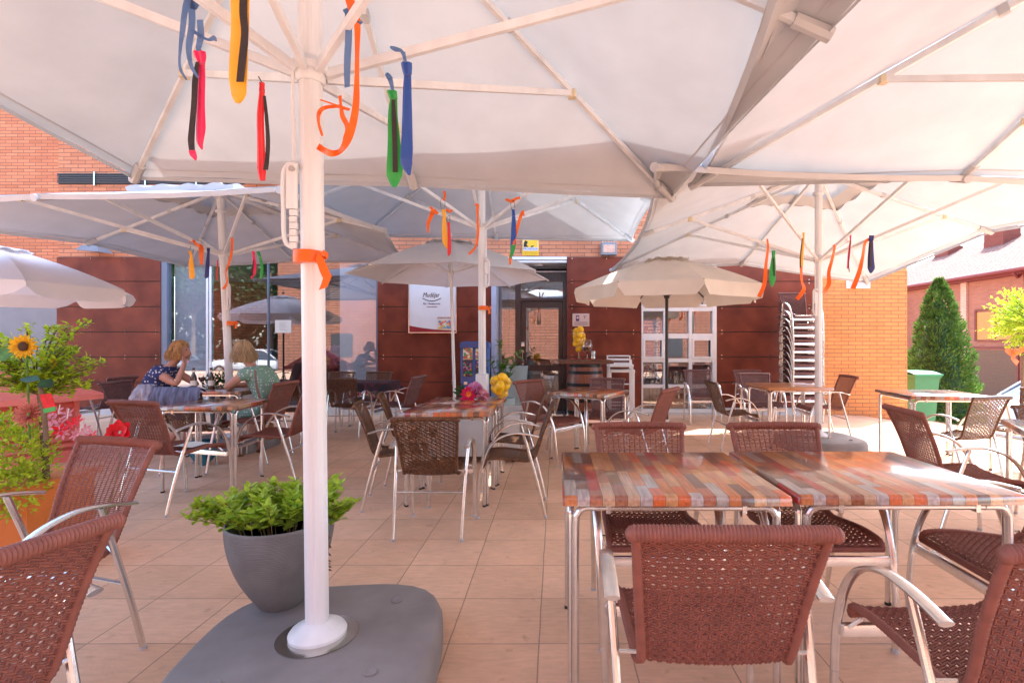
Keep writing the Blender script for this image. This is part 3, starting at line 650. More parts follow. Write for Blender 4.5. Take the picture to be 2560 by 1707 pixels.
    # ribs, struts
    for i, p in enumerate(rim):
        a = ap+(p-ap).normalized()*.05-Vector((0, 0, .035)); b = p-Vector((0, 0, .03))-(p-ap).normalized()*.015
        rb = MB().bar(a, b, .026, .036).build('rib', 'white_paint', t, smooth=False)
        tt = .55 if i % 2 else .72
        j = a.lerp(b, tt)+Vector((0, 0, -.006)); d = (p-ap); d.z = 0; d.normalize()
        q = P0(zr)+d*.06
        MB().bar(q, j, .022, .034).build('strut', 'white_paint', t, smooth=False)
        MB().bevbox(j.x-.024, j.x+.024, j.y-.024, j.y+.024, j.z-.03, j.z+.022, .006).build('bracket', 'cream_plastic', rb)
        e = a.lerp(b, .93); MB().tube([e, b+(b-a).normalized()*.02], [(.034, .03), (.036, .034)], 8).build('pocket', 'canopy', rb)
        k = a.lerp(b, .36); dd = (b-a).normalized()
        MB().bar(k-dd*.025, k+dd*.025, .036, .055).build('strap', 'canopy', rb)
    # canopy panels with a vent gap and sag
    m = MB(); K = 10
    v0 = .20
    for i in range(8):
        p, q = rim[i], rim[(i+1) % 8]
        def fn(u, v, p=p, q=q, i=i):
            vv = v0+(1-v0)*v; a = ap.lerp(p, vv); b = ap.lerp(q, vv); c_ = a.lerp(b, u)
            sag = 4*u*(1-u)
            mid = (a+b)/2; inward = (ap-c_); inward.z = 0
            c_ = c_+inward*(.016*sag*vv*vv*vv); c_.z -= .05*sag*vv*(1.3-vv)
            ed_ = min(u, 1-u); c_.z += .007*sin(u*34+i*2)*max(0, v-.45)*(1-2*ed_)+.004*sin(u*13+v*9+i)*v
            return c_
        m.grid(fn, 22, 16)
    # hem
    for i in range(8):
        p, q = rim[i], rim[(i+1) % 8]
        def fe(u, v, p=p, q=q):
            a = p.lerp(q, u); sag = 4*u*(1-u); inward = (ap-a); inward.z = 0
            a = a+inward*(.016*sag); a.z -= .05*sag*.3+.038*v; a += inward*(.01*v); return a
        m.grid(fe, 8, 1)
    cv = m.build('canopy', 'canopy', t, ang=50)
    m = MB()
    for i in range(8):
        p, q = rim[i], rim[(i+1) % 8]
        for vv in (.965,):
            pts = []
            for k in range(13):
                u = k/12; sag = 4*u*(1-u); c_ = ap.lerp(p, vv).lerp(ap.lerp(q, vv), u); inward = (ap-c_); inward.z = 0
                c_ = c_+inward*(.016*sag*vv**3); c_.z -= .05*sag*vv*(1.3-(vv-v0)/(1-v0))+.003; pts.append((c_, (ap-c_).normalized()*.006))
            m.ribbon(pts, .002)
    m.build('seam', 'seam', cv)
    m = MB()
    for i in range(8):
        p, q = rim[i], rim[(i+1) % 8]; a1 = ap+Vector((0, 0, .03))
        def fv(u, v, p=p, q=q, i=i):
            vv = .02+.27*v; c_ = a1.lerp(p, vv).lerp(a1.lerp(q, vv), u); c_.z += .035*v+.018*sin((u+i)*12.5)*v**3; 
            return c_
        m.grid(fv, 12, 4)
        def fw(u, v, p=p, q=q, i=i):
            c_ = a1.lerp(p, .29).lerp(a1.lerp(q, .29), u); c_.z += .035+.018*sin((u+i)*12.5)-.075*v; inw = (ap-c_); inw.z = 0; return c_+inw*(.03*v)
        m.grid(fw, 12, 1)
    m.build('vent_cap', 'canopy', t, ang=60)
    MB().ball(ap+Vector((0, 0, .05)), .035, 10).build('finial', 'white_paint', t)
    return t
big_umbrella('large square umbrella in the foreground on the grey slab, hung with ties and orange ribbon', -.93, 2.03, .085, 2.12, 2.56, lean=(-.012, 0), zbase=.14, zr=2.33,
             over={3: (335, 440), 1: (1680, 488), 2: (1034, 457), 0: (2074, 70), 4: (-767, -150)}, slab_rot=.12)
big_umbrella('large square umbrella at the back left, grey in the shade above the two women', -3.95, 6.35, -.03, 2.02, 2.62, lean=(-.048, 0), zbase=.14, zr=2.36, za=3.16, handle_side=1,
             over={3: (472, 663), 1: (1015, 649), 2: (738, 649), 4: (219, 603), 5: (-530, 504), 6: (84, 485), 7: (700, 466)})
big_umbrella('large square umbrella over the entrance, its pole rising from a white box', -.84, 5.95, .02, 1.98, 2.88, lean=(-.004, 0), zbase=.5, zr=2.60, slab=False, sleeve=(.93, .5), handle_side=1,
             over={3: (912, 584), 1: (1581, 597), 2: (1241, 592)}, shift={7: (1.55, 3.65)})  # shifted corner is hidden, stretched to block sun between the canopies
big_umbrella('large square umbrella at the back right in front of the brick wall', 3.22, 6.38, .02, 2.26, 2.56, zbase=.14, zr=2.30,
             over={3: (1527, 672), 1: (2169, 703), 2: (1853, 658), 4: (1600, 584), 0: (2480, 575)}, shift={5: (.7, 3.7)})  # unseen near-left corner pulled out to close a sun gap
big_umbrella('large square umbrella at the right whose pole stands outside the photo', 3.20, 2.0, 0, 2.22, 2.60, zbase=.14,
             over={3: (1727, 458), 2: (2400, 440)}, shift={4: (.82, 1.95), 5: (.72, -.3)})
# ---------------------------------------------------------------- round parasols
def parasol(label, x, y, rr, ztip, zap, polem, canm, n=8, rot=0, valance=0., lean=(0, 0), zrun=None, base=True, tube_base=None, vn=1.6, fin=True):
    t = thing('round_parasol', label, 'parasol', (x, y, ground_z(x, y)), 0)
    P0 = lambda z: Vector((lean[0]*z, lean[1]*z, z)); ap = P0(zap)
    MB().tube([P0(.02), P0(zap)], .022, 14).build('pole', polem, t)
    tips = [P0(ztip)+Vector((rr*cos(rot+2*pi*i/n), rr*sin(rot+2*pi*i/n), 0)) for i in range(n)]
    m = MB()
    for i in range(n):
        p, q = tips[i], tips[(i+1) % n]
        def fn(u, v):
            c_ = ap.lerp(p, v).lerp(ap.lerp(q, v), u); s = 4*u*(1-u); inw = ap-c_; inw.z = 0
            c_.z += .09*v*(1-v)*(1-.2*s)*2-.035*s*v*(1-v)*2; return c_+inw*(.05*s*v**3)
        m.grid(fn, 6, 8)
    m.build('canopy', canm, t, ang=50)
    if valance:
        m = MB()
        for i in range(n):
            p, q = tips[i], tips[(i+1) % n]
            def fv(u, v):
                c_ = p.lerp(q, u); s = 4*u*(1-u); inw = ap-c_; inw.z = 0; c_ = c_+inw*(.05*s)
                sc = .35+.65*min(1, (s*vn))**.6
                c_.z -= valance*v*sc; c_ = c_-inw.normalized()*(.02*v*(1+.5*sin(u*14+i))); return c_
            m.grid(fv, 12, 3)
        m.build('valance', canm, t, ang=60)
    a1 = ap+Vector((0, 0, .015)); m = MB()
    for i in range(n):
        p, q = tips[i], tips[(i+1) % n]
        def fc(u, v):
            vv = .02+.23*v; c_ = a1.lerp(p, vv).lerp(a1.lerp(q, vv), u); c_.z += .055*v+.014*sin((u+i)*9)*v*v; return c_
        m.grid(fc, 8, 3)
    m.build('vent_cap', canm, t, ang=60)
    zrun = zrun or zap-.5
    MB().lathe([(.024, -.05), (.038, -.04), (.04, .01), (.03, .03)], 16, P0(zrun)).build('runner', polem, t)
    for p in tips:
        rb = MB().bar(ap-Vector((0, 0, .05)), p-Vector((0, 0, .012)), .012, .016).build('rib', polem, t, smooth=False)
        j = ap.lerp(p, .48)-Vector((0, 0, -.0)); j.z += .01; MB().bar(P0(zrun)+(p-ap).normalized()*.03, j, .012, .014).build('strut', polem, t, smooth=False)
    if fin: MB().ball(ap+Vector((0, 0, .06)), .03, 10).build('finial', polem, t)
    if base:
        MB().lathe([(0, 0), (.22, 0), (.23, .03), (.20, .06), (.05, .075), (0, .075)], 28).build('base', 'grey_plastic', t)
    if tube_base: MB().tube([P0(.0), P0(tube_base)], .033, 14).build('pole_tube', 'white_paint', t)
    return t
parasol('bluish white scalloped parasol on a black pole at the left edge', -6.58, 6.1, 1.32, 1.93, 2.42, 'black_paint', 'canopy_white', valance=.17, rot=.2)
parasol('slim white parasol with a leaning white pole in front of the cladding', -1.40, 7.25, 1.40, 2.20, 2.72, 'white_paint', 'canopy_white', rot=.25, lean=(-.028, 0), zrun=2.26)
parasol('cream scalloped parasol on a black pole before the white gridded window', 1.48, 6.95, 1.24, 1.99, 2.42, 'black_paint', 'canopy_cream', valance=.17, vn=4, fin=False, rot=.12, base=False, tube_base=.26)
# ---------------------------------------------------------------- restaurant building
bld = thing('restaurant_building', 'orange brick restaurant with dark red cladding boards and a glazed entrance', 'building', (0, YF, 0))
fx = lambda px: gx(px, YF)          # facade metres from photo columns
fz = lambda py: gz(py, YF)
def wall(x0, x1, z0, z1, m='brick_orange', y0=0., y1=.4, name='brick_wall'):
    return MB().box(x0, x1, y0, y1, z0, z1).build(name, m, bld, smooth=False)
XL, XA, XB, XD, XE, XC, XW0, XW1, XR, XEnd = fx(146), fx(405), fx(945), fx(1229), fx(1417), fx(1417), fx(1603), fx(1790), fx(2040), fx(2268)
ZT = fz(643)
wall(XL, -3.9, ZT, 9.4); wall(-3.9, 2.1, ZT, 12.2); wall(2.1, 3.9, ZT, 4.3); wall(3.9, XR, ZT, 2.78)  # wall tops out of view, heights stepped to shape the shade on the terrace
wall(XR, XEnd, -.3, 2.78, 'brick_amber', 0, .5)
wall(XL-9, XL-.002, gz(661, YF+1.9), 9.4, 'brick_orange', 1.9, 2.2)
wall(XL, XL+.25, -.1, ZT, 'brick_orange', .03, 2.2)
# soffit / back of the left recess
MB().box(XL-9, XL-.002, 1.95, 2.2, -.1, gz(661, YF+1.9)).build('shop_front', 'mid_grey', bld, smooth=False)
m = MB(); m.box(XL-1.35, XL-.35, 1.90, 1.95, .9, 2.35); m.build('shop_poster', 'poster_blur', bld, smooth=False)
# body volume (roof and sides) so that the building has depth
MB().box(XL+.3, XR-.02, 3.6, 7, -.2, ZT+.15).build('rear_block', 'brick_orange', bld, smooth=False)
MB().box(XR, XEnd-.002, .5, 7, -.3, 2.7).build('side_block', 'brick_amber', bld, smooth=False)
MB().box(XL+.25, XR, .13, 3.6, ZT-.03, ZT+.2).build('ceiling_slab', 'mid_grey', bld, smooth=False)
MB().box(XL+.25, XR, .05, 3.6, -.12, .012).build('floor_slab', 'floor_inside', bld, smooth=False)
# louvre strip
m = MB(); a, b_ = fx(147), fx(616)
for k in range(5): z = fz(459)+k*.037; m.box(a, b_, -.035, -.003, z, z+.022)
m.box(a, b_, -.004, -.001, fz(462), fz(435)); lv = m.build('louvre_strip', 'dark_grey', bld, smooth=False)
m = MB()
for px in (241, 368, 495): m.box(fx(px)-.012, fx(px)+.012, -.05, -.001, fz(466), fz(432))
m.build('louvre_bracket', 'steel', lv, smooth=False)
# cladding boards
seams = [643, 704, 767, 830, 892, 955, 1018]
def cladding(x0, x1, cols):
    m = MB(); bm = MB()
    for i in range(6):
        z1, z0 = fz(seams[i]), fz(seams[i+1]); g = .007
        m.box(x0, x1, -.032, -.004, z0+g, z1-g)
        for c in cols:
            for z in (z0+.03, z1-.03): bm.tube([(c, -.040, z), (c, -.03, z)], .008, 8)
    p = m.build('cladding_board', 'cladding_wood', bld, smooth=False)
    bm.build('screw', 'steel', p)
    MB().box(x0, x1, -.004, .0, fz(1018), ZT).build('batten', 'dark_grey', bld, smooth=False)
    MB().box(x0, x1, 0, .3, -.12, ZT).build('brick_wall', 'dark_grey', bld, smooth=False)
    MB().box(x0, x1, -.045, 0, -.1, fz(1019)).build('plinth', 'plinth', bld, smooth=False)
cladding(XL, XA-.002, [XL+.06, lerp(XL, XA, .33), lerp(XL, XA, .66), XA-.08])
cladding(XB+.002, XD-.002, [fx(960), fx(1030), fx(1130), fx(1215)])
cladding(XE+.002, XW0-.002, [fx(1430), fx(1516), fx(1583)])
cladding(XW1+.002, XR, [fx(1803), fx(1925), fx(2020)])
# big window
zb, zt = fz(1012), ZT
MB().box(XA, XB, -.03, .3, -.1, zb).build('plinth', 'plinth', bld, smooth=False)
win = bpy.data.objects.new('window', None); COL.objects.link(win); win.parent = bld
m = MB(); m.box(XA, fx(419), -.02, .12, zb, zt); m.box(XB-.03, XB, -.02, .10, zb, zt); m.box(fx(419), XB-.03, -.01, .10, zb, zb+.06); m.box(fx(419), XB-.03, -.01, .10, zt-.06, zt)
m.box(fx(668), fx(670), .0, .06, zb+.06, zt-.06)
m.build('window_frame', 'slate_frame', win, smooth=False)
m = MB(); m.box(fx(513), fx(518), .02, .09, zb+.06, zt-.06); m.box(fx(521), fx(526), .02, .09, zb+.06, zt-.06); m.build('mullion', 'white_frame', win, smooth=False)
MB().box(fx(419), XB-.03, .03, .034, zb+.06, zt-.06).build('window_pane', 'window_glass', win, smooth=False)
def blindfn(x0, x1, y, z0, z1): return lambda u, v: (lerp(x0, x1, u), y+.012*sin(u*9)*sin(v*3+1), lerp(z0, z1, v))
MB().grid(blindfn(fx(424), fx(512), .13, zb+.1, zt-.05), 10, 10).build('roller_blind', 'blind', win)
MB().grid(blindfn(fx(842), XB-.035, .13, zb+.02, zt-.05), 10, 10).build('roller_blind', 'blind', win)
# brick pier and wood louvre seen inside
m = MB()
for k in range(15): z = fz(800)+k*.042; m.box(fx(800), fx(842), .4, .43, z, z+.022)
m.build('inner_louvre', 'light_wood', bld, smooth=False)
MB().box(XA, XB, 3.4, 3.5, 0, ZT).build('inner_wall', 'dark_grey', bld, smooth=False)
MB().box(XE, XR, 3.0, 3.1, 0, ZT).build('inner_wall', 'mid_grey', bld, smooth=False)
MB().box(XD-.1, XD-.002, .3, 3.4, 0, ZT).build('inner_wall', 'mid_grey', bld, smooth=False)
# entrance recess
m = MB(); m.box(XD, fx(1240), -.045, .42, -.05, fz(652)); m.build('entrance_jamb', 'blue_frame', bld, smooth=False)
m = MB(); m.box(XD, XE, -.05, .0, fz(650), fz(643)+.0); m.box(fx(1240), XE, -.02, .40, fz(657), fz(651)); m.build('entrance_lintel', 'white_frame', bld, smooth=False)
DY = .42
def dx(px): return gx(px, YF+DY)
def dz(py): return gz(py, YF+DY)
m = MB(); m.box(fx(1240), XE, .0, .5, fz(656), fz(651)+.02); m.build('entrance_soffit', 'mid_grey', bld, smooth=False)
MB().box(dx(1238), dx(1420), DY+.0, DY+.1, dz(672), dz(640)).build('entrance_panel', 'mid_grey', bld, smooth=False)
m = MB(); m.box(fx(1335), fx(1357), .12, .2, fz(662), fz(657)); m.build('soffit_lamp', 'steel', bld, smooth=False)
MB().box(dx(1240), dx(1415), DY-.03, DY, dz(681), dz(678)).build('trim_strip', 'white_frame', bld, smooth=False)
door = bpy.data.objects.new('door', None); COL.objects.link(door); door.parent = bld
m = MB(); y0, y1 = DY, DY+.09
for (a, b_, c, d) in ((1288, 1302, 681, 1048), (1407, 1417, 681, 1048), (1302, 1407, 681, 703), (1302, 1407, 745, 752)): m.box(dx(a), dx(b_), y0, y1, dz(d), dz(c))
m.build('door_frame', 'door_wood', door, smooth=False)
m = MB(); y0, y1 = DY+.03, DY+.08
for (a, b_, c, d) in ((1303, 1315, 753, 1040), (1396, 1406, 753, 1040), (1315, 1396, 753, 769), (1315, 1396, 912, 927), (1315, 1396, 1010, 1040)): m.box(dx(a), dx(b_), y0, y1, dz(d), dz(c))
m.build('door_leaf', 'door_wood', door, smooth=False)
m = MB(); m.box(dx(1315), dx(1396), DY+.05, DY+.054, dz(912), dz(769)); m.box(dx(1315), dx(1396), DY+.05, DY+.054, dz(1010), dz(927)); m.box(dx(1302), dx(1407), DY+.05, DY+.054, dz(745), dz(703)); m.build('door_pane', 'window_glass', door, smooth=False)
m = MB(); m.tube(smooth_path([(dx(1307), DY+.03, dz(879)), (dx(1307), DY-.03, dz(879)), (dx(1307), DY-.035, dz(890)), (dx(1307), DY-.03, dz(903)), (dx(1307), DY+.03, dz(903))], 5), .010, 8)
for py in (879, 902, 910): m.tube([(dx(1307), DY+.022, dz(py)), (dx(1307), DY+.03, dz(py))], .024, 14)
m.build('door_handle', 'steel', door)
m = MB(); m.bevbox(-.034, .034, -.012, .0, -.042, .042, .004); o = m.build('access_plate', 'steel', door, loc=(dx(1307), DY+.03, dz(860)))
MB().box(dx(1240), dx(1288), DY+.05, DY+.054, 0, dz(681)).build('side_pane', 'window_glass', bld, smooth=False)
MB().box(dx(1242), dx(1252), DY+.3, DY+.32, 0, dz(790)).build('inner_curtain', 'dark_grey', bld, smooth=False)
# white gridded window
wz0, wz1 = fz(1036), ZT; y0, y1 = -.04, .08
gw = bpy.data.objects.new('grid_window', None); COL.objects.link(gw); gw.parent = bld
vs_ = [(1603, 1607), (1658, 1669), (1721, 1729), (1780, 1790)]; hs_ = [(643, 652), (706, 716), (766, 778), (834, 846), (896, 905), (961, 969), (1022, 1030)]
m = MB()
for a, b_ in vs_: m.box(fx(a), fx(b_), y0, y1, fz(1030), wz1)
for c, d in hs_:
    for i in range(3): m.box(fx(vs_[i][1])+.0005, fx(vs_[i+1][0])-.0005, y0+.006, y1-.006, fz(d), fz(c))
m.build('window_frame', 'white_frame', gw, smooth=False)
m = MB()
for i in (0, 2):
    for (c, d) in ((846, 896), (716, 766)):
        m = MB()
        a, b_ = fx(vs_[i][1])+.002, fx(vs_[i+1][0])-.002; zt_, zb_ = fz(c)-.002, fz(d)+.002; k = .032
        m.box(a, b_, y0-.012, y0+.03, zt_-k, zt_); m.box(a, b_, y0-.012, y0+.03, zb_, zb_+k); m.box(a, a+k, y0-.012, y0+.03, zb_+k, zt_-k); m.box(b_-k, b_, y0-.012, y0+.03, zb_+k, zt_-k)
        m.build('sash', 'white_frame', gw, smooth=False)
MB().box(fx(1607), fx(1780), .03, .034, fz(1022), wz1-.05).build('window_pane', 'window_glass', gw, smooth=False)
MB().box(XW0, XW1, -.045, .2, -.1, fz(1030)-.002).build('plinth', 'plinth', bld, smooth=False)
MB().box(fx(1670), fx(1722), .036, .05, fz(1021), fz(970)).build('window_board', 'table_orange', gw, smooth=False)
ps = tag(MB().box(fx(1608), fx(1656), 0, .006, fz(905), fz(797)).build('window_poster', 'machine_blue', None, smooth=False, loc=(0, YF+.04, 0)), 'blue poster with tall white vertical lettering behind the white gridded window', 'poster')
M['machine_blue']
text('HIBERNIA', 'text_white', ps, fx(1651), -.002, fz(903), .145, width=.72, rot=(R(90), R(-90), 0))
text('Curso de', 'text_white', ps, fx(1614), -.002, fz(806), .05, width=.19); text('preparación', 'text_white', ps, fx(1612), -.002, fz(814), .05, width=.22)
text('para', 'text_white', ps, fx(1622), -.002, fz(822), .05, width=.09); text('Policía', 'text_white', ps, fx(1618), -.002, fz(832), .05, width=.14)
text('912 345 321', 'text_white', ps, fx(1611), -.002, fz(895), .03, width=.18)
# ventilation grille
m = MB(); a, b_, c, d = fx(2115), fx(2174), fz(721), fz(695); m.box(a, b_, -.02, 0, c, c+.03); m.box(a, b_, -.02, 0, d-.03, d); m.box(a, a+.03, -.02, 0, c+.03, d-.03); m.box(b_-.03, b_, -.02, 0, c+.03, d-.03)
g = m.build('vent_grille', 'white_plain', bld, smooth=False); m = MB()
for k in range(19): x = a+.04+k*(b_-a-.08)/18; m.box(x-.005, x+.005, -.015, -.002, c+.03, d-.03)
m.build('grille_slat', 'white_plain', g, smooth=False); MB().box(a+.03, b_-.03, -.002, -.0005, c+.03, d-.03).build('grille_back', 'dark_grey', g, smooth=False)
# pale illuminated box sign end above
tag(MB().bevbox(fx(617), fx(692), -.12, -.01, fz(462), fz(437), .01).build('wall_sign_box', 'petal_yellow' if False else 'plaque', None, loc=(0, YF, 0)), 'pale box fitted to the brick wall at the end of the dark louvre strip', 'wall box')
# ---------------------------------------------------------------- things fixed to or standing at the facade
def board(name, label, cat, px0, py0, px1, py1, m, off=-.05, th=.015):
    x0, x1, z0, z1 = fx(px0), fx(px1), fz(py1), fz(py0)
    t = thing(name, label, cat, ((x0+x1)/2, YF+off, (z0+z1)/2)); a, b_ = (x1-x0)/2, (z1-z0)/2
    MB().box(-a, a, 0, th, -b_, b_).build('board', m, t, smooth=False); return t, a, b_
t, a, b_ = board('menu_board', 'white framed bar sign on the red cladding behind the slim parasol', 'sign', 1026, 706, 1142, 831, 'white_plain', -.075, .03)
m = MB(); k = .012; m.box(-a-k, a+k, -.014, .004, -b_-k, -b_); m.box(-a-k, a+k, -.014, .004, b_, b_+k); m.box(-a-k, -a, -.014, .004, -b_, b_); m.box(a, a+k, -.014, .004, -b_, b_); m.build('board_frame', 'steel', t, smooth=False)
text('Mudéjar', 'text_black', t, -.17, -.002, b_-.27, .12, width=.30, shear=.25)
m = MB(); m.ribbon([((-.18+.33*u, -.002, b_-.29-.05*sin(pi*u)), (0, 0, .007)) for u in [i/12 for i in range(13)]], .002); m.build('flourish', 'text_black', t)
text('Bar - Restaurante', 'text_purple', t, -.165, -.002, b_-.40, .05, width=.30); text('Cuevas del Estado', 'text_purple', t, -.10, -.002, b_-.45, .03, width=.18)
m = MB(); pts = [(-a+.005, -b_+.005), (a-.005, -b_+.005), (a-.005, -b_+.03)]+[(lerp(a, -a, u)*.985, -b_+.035+.085*u*u) for u in [i/10 for i in range(11)]]
m.prism(pts, -.003, -.0005); m.build('wine_band', 'text_red' if False else 'chair_red', t, smooth=False)
ad, a2, b2 = board('ad_poster', 'small colourful advert pinned in the lower corner of the bar sign', 'poster', 1096, 792, 1137, 824, 'paper', -.083, .004)
MB().box(-a2+.02, a2-.02, -.002, -.0003, -b2+.02, b2-.065).build('ad_picture', 'ad_print', ad, smooth=False); MB().box(-a2+.005, a2-.005, -.001, -.0002, -b2+.008, -b2+.018).build('ad_strip', 'sign_yellow', ad, smooth=False)
text('EXTRA DE VERANO', 'text_red', ad, -a2+.005, -.002, b2-.035, .04, width=2*a2-.01)
t, a, b_ = board('security_sign', 'yellow and white alarm sign on the brick above the entrance', 'sign', 1306, 591, 1347, 639, 'sign_yellow', -.012, .01)
MB().box(-a+.012, a-.012, -.003, -.0005, -b_+.085, b_-.01).build('white_field', 'white_plain', t, smooth=False)
text('CONECTADA', 'text_blue', t, -a+.02, -.005, b_-.055, .045, width=2*a-.04); text('PROSEGUR', 'text_blue', t, -a+.018, -.005, -b_+.10, .05, width=2*a-.036)
m = MB(); m.box(-a+.02, a-.02, -.005, -.0035, -b_+.145, b_-.07); m.build('picture_field', 'sign_yellow', t, smooth=False)
m = MB(); m.prism([(-a+.022, -b_+.15), (-a+.11, -b_+.15), (-a+.075, -b_+.19), (-a+.10, b_-.10), (-a+.05, b_-.075), (-a+.03, b_-.12)], -.007, -.0055); m.prism([(0, -.01), (.05, .01), (.06, -.005), (.02, -.03)], -.007, -.0055)
m.build('pictogram', 'text_black', t, smooth=False)
m = MB()
for k in (-1, 0, 1): m.box(k*.085-.03, k*.085+.03, -.003, -.0005, -b_+.015, -b_+.065)
m.build('small_panel', 'petal_yellow', t, smooth=False)
t, a, b_ = board('wall_plaque', 'small brushed metal plaque on the cladding beside the door', 'plaque', 1431, 784, 1473, 816, 'plaque', -.048, .012)
m = MB(); m.box(-.09, -.03, -.002, -.0003, -.02, .08); m.box(.04, .10, -.002, -.0003, .06, .07); m.box(.06, .07, -.002, -.0003, .02, .06)
for k in range(4): m.box(-.12, .12, -.002, -.0003, -.04-k*.018, -.036-k*.018)
m.build('engraving', 'text_purple', t, smooth=False)
MB().tube([(-.058, -.004, .04), (-.058, -.002, .04)], .022, 14).build('emblem', 'plaque', t)
# restaurant notices on the glass
t, a, b_ = board('window_notice', 'white paper notice taped on the glass in front of the inner brick pier', 'notice', 686, 800, 727, 832, 'paper', .02, .002)
m = MB()
for k in range(7): m.box(-.07, .07-.02*(k % 3), -.001, -.0002, .07-k*.022, .073-k*.022)
m.build('notice_lines', 'dark_grey', t, smooth=False)
# floodlight above cladding
t = thing('floodlight', 'grey floodlight with a square glass above the right cladding', 'lamp', (fx(1520), YF-.1, fz(627)))
MB().bevbox(-.14, .14, -.09, .05, -.10, .12, .02).build('housing', 'mid_grey', t); MB().box(-.10, .10, -.10, -.091, -.06, .07).build('lamp_glass', 'drink_glass', t, smooth=False); MB().box(-.10, .10, -.092, -.0905, -.06, .07).build('reflector', 'steel', t, smooth=False)
m = MB()
for k in range(5): m.box(-.12+k*.05, -.10+k*.05, -.06, .05, .12, .14)
m.tube([(0, .0, -.10), (0, .05, -.14), (0, .09, -.15)], .012, 8); m.build('bracket', 'steel', t)
t = thing('wall_lamp', 'grey wall lamp tilted down on the brick above the left cladding', 'lamp', (fx(254), YF-.16, fz(628)))
m = MB(); m.add([(-.24, -.1, -.02), (.20, -.14, -.06), (.26, .1, -.06), (-.2, .1, -.01), (-.16, -.04, .08), (.12, -.06, .07), (.17, .08, .06), (-.12, .08, .08)], [(0, 1, 2, 3), (4, 7, 6, 5), (0, 4, 5, 1), (1, 5, 6, 2), (2, 6, 7, 3), (3, 7, 4, 0)]); m.build('lamp_shade', 'mid_grey', t, smooth=False)
MB().tube([(0, .06, .02), (0, .15, .0)], .02, 8).build('bracket', 'steel', t)
# gumball machine
yb = YF-.35; x0, x1 = gx(1151, yb), gx(1221, yb); zt_, zb_ = gz(858, yb), .02
t = thing('vending_machine', 'blue capsule toy machine standing against the red cladding', 'vending machine', ((x0+x1)/2, yb, 0)); hw = (x1-x0)/2
MB().bevbox(-hw, hw, 0, .28, zb_, zt_, .02).build('cabinet', 'machine_blue', t)
m = MB(); m.prism([(-hw-.01, zt_-.08), (hw+.01, zt_-.08), (hw+.005, zt_+.01), (hw-.06, zt_+.035), (-hw+.06, zt_+.035), (-hw-.005, zt_+.01)], -.015, .28); m.build('lid', 'machine_blue', t)
for s, (a, b_) in enumerate(((-hw+.045, -.03), (.02, hw-.05))):
    m = MB(); m.bevbox(a, b_, -.008, -.001, gz(899, yb), gz(867, yb), .003); m.build('toy_picture', 'toy_print', t)
    mm = MB(); mm.box(a, b_, -.004, -.001, gz(941, yb), gz(900, yb)); q = mm.build('capsule_window', 'dark_grey', t, smooth=False)
    for ci, cm in enumerate(('petal_rose', 'petal_yellow', 'tie_green', 'petal_lilac', 'text_purple')):
        for i in range(7): MB().ball((rnd.uniform(a+.02, b_-.02), -.002-.003*ci-.0005*i, rnd.uniform(gz(938, yb), gz(904, yb))), .022, 8, (1, .4, 1)).build('capsule', cm, q)
m = MB(); m.bevbox(-hw+.06, -hw+.12, -.012, 0, gz(961, yb), gz(954, yb), .003); m.bevbox(-hw+.08, -hw+.15, -.012, 0, gz(977, yb), gz(968, yb), .003); m.bevbox(.06, .12, -.012, 0, gz(961, yb), gz(954, yb), .003); m.build('coin_slot', 'steel', t)
# wine barrel
yb = 8.15; xb = gx(1463, yb); zt_ = gz(904, yb)
t = thing('wine_barrel', 'dark red wine barrel with black hoops and a board on top', 'barrel', (xb, yb, 0)); zt2 = zt_-.0
prof = [(.225+.075*sin(pi*(.08+.84*u)), .03+u*(zt2-.06)) for u in [i/20 for i in range(21)]]
MB().lathe([(0, .03)]+prof+[(0, prof[-1][1])], 32).build('barrel_body', 'barrel_wood', t)
for u in (.06, .20, .40, .66, .86, .97):
    r = .225+.075*sin(pi*(.08+.84*u)); z = .03+u*(zt2-.06); MB().lathe([(r-.004, z-.024), (r+.004, z-.024), (r+.004, z+.024), (r-.004, z+.024)], 32).build('hoop', 'iron', t)
MB().bevbox(-.42, .42, -.26, .26, zt_-.025, zt_+.025, .012).build('top_board', 'barrel_top', t)
m = MB()
for s in (-1, 1):
    m.tube(smooth_path([(s*.30, -.12, .36), (s*.36, -.14, .22), (s*.33, -.14, .14), (s*.37, -.14, .08), (s*.42, -.14, .10), (s*.40, -.14, .15)], 6), .009, 6); m.tube(smooth_path([(s*.30, -.12, .30), (s*.34, -.14, .05), (s*.40, -.14, .012), (s*.44, -.14, .05), (s*.40, -.14, .07)], 6), .009, 6)
m.build('scroll_stand', 'iron', t)
def lemon(mb, c, r, rz=0):
    c = Vector(c); a = Vector((cos(rz)*.8, sin(rz)*.8, .6)).normalized()
    P = [c+a*(r*1.32*(-1+2*i/10)) for i in range(11)]; mb.tube(P, [max(.002, r*(1-abs(-1+2*i/10)**2.3)**.62)+(.004 if i in (0, 10) else 0) for i in range(11)], 12)
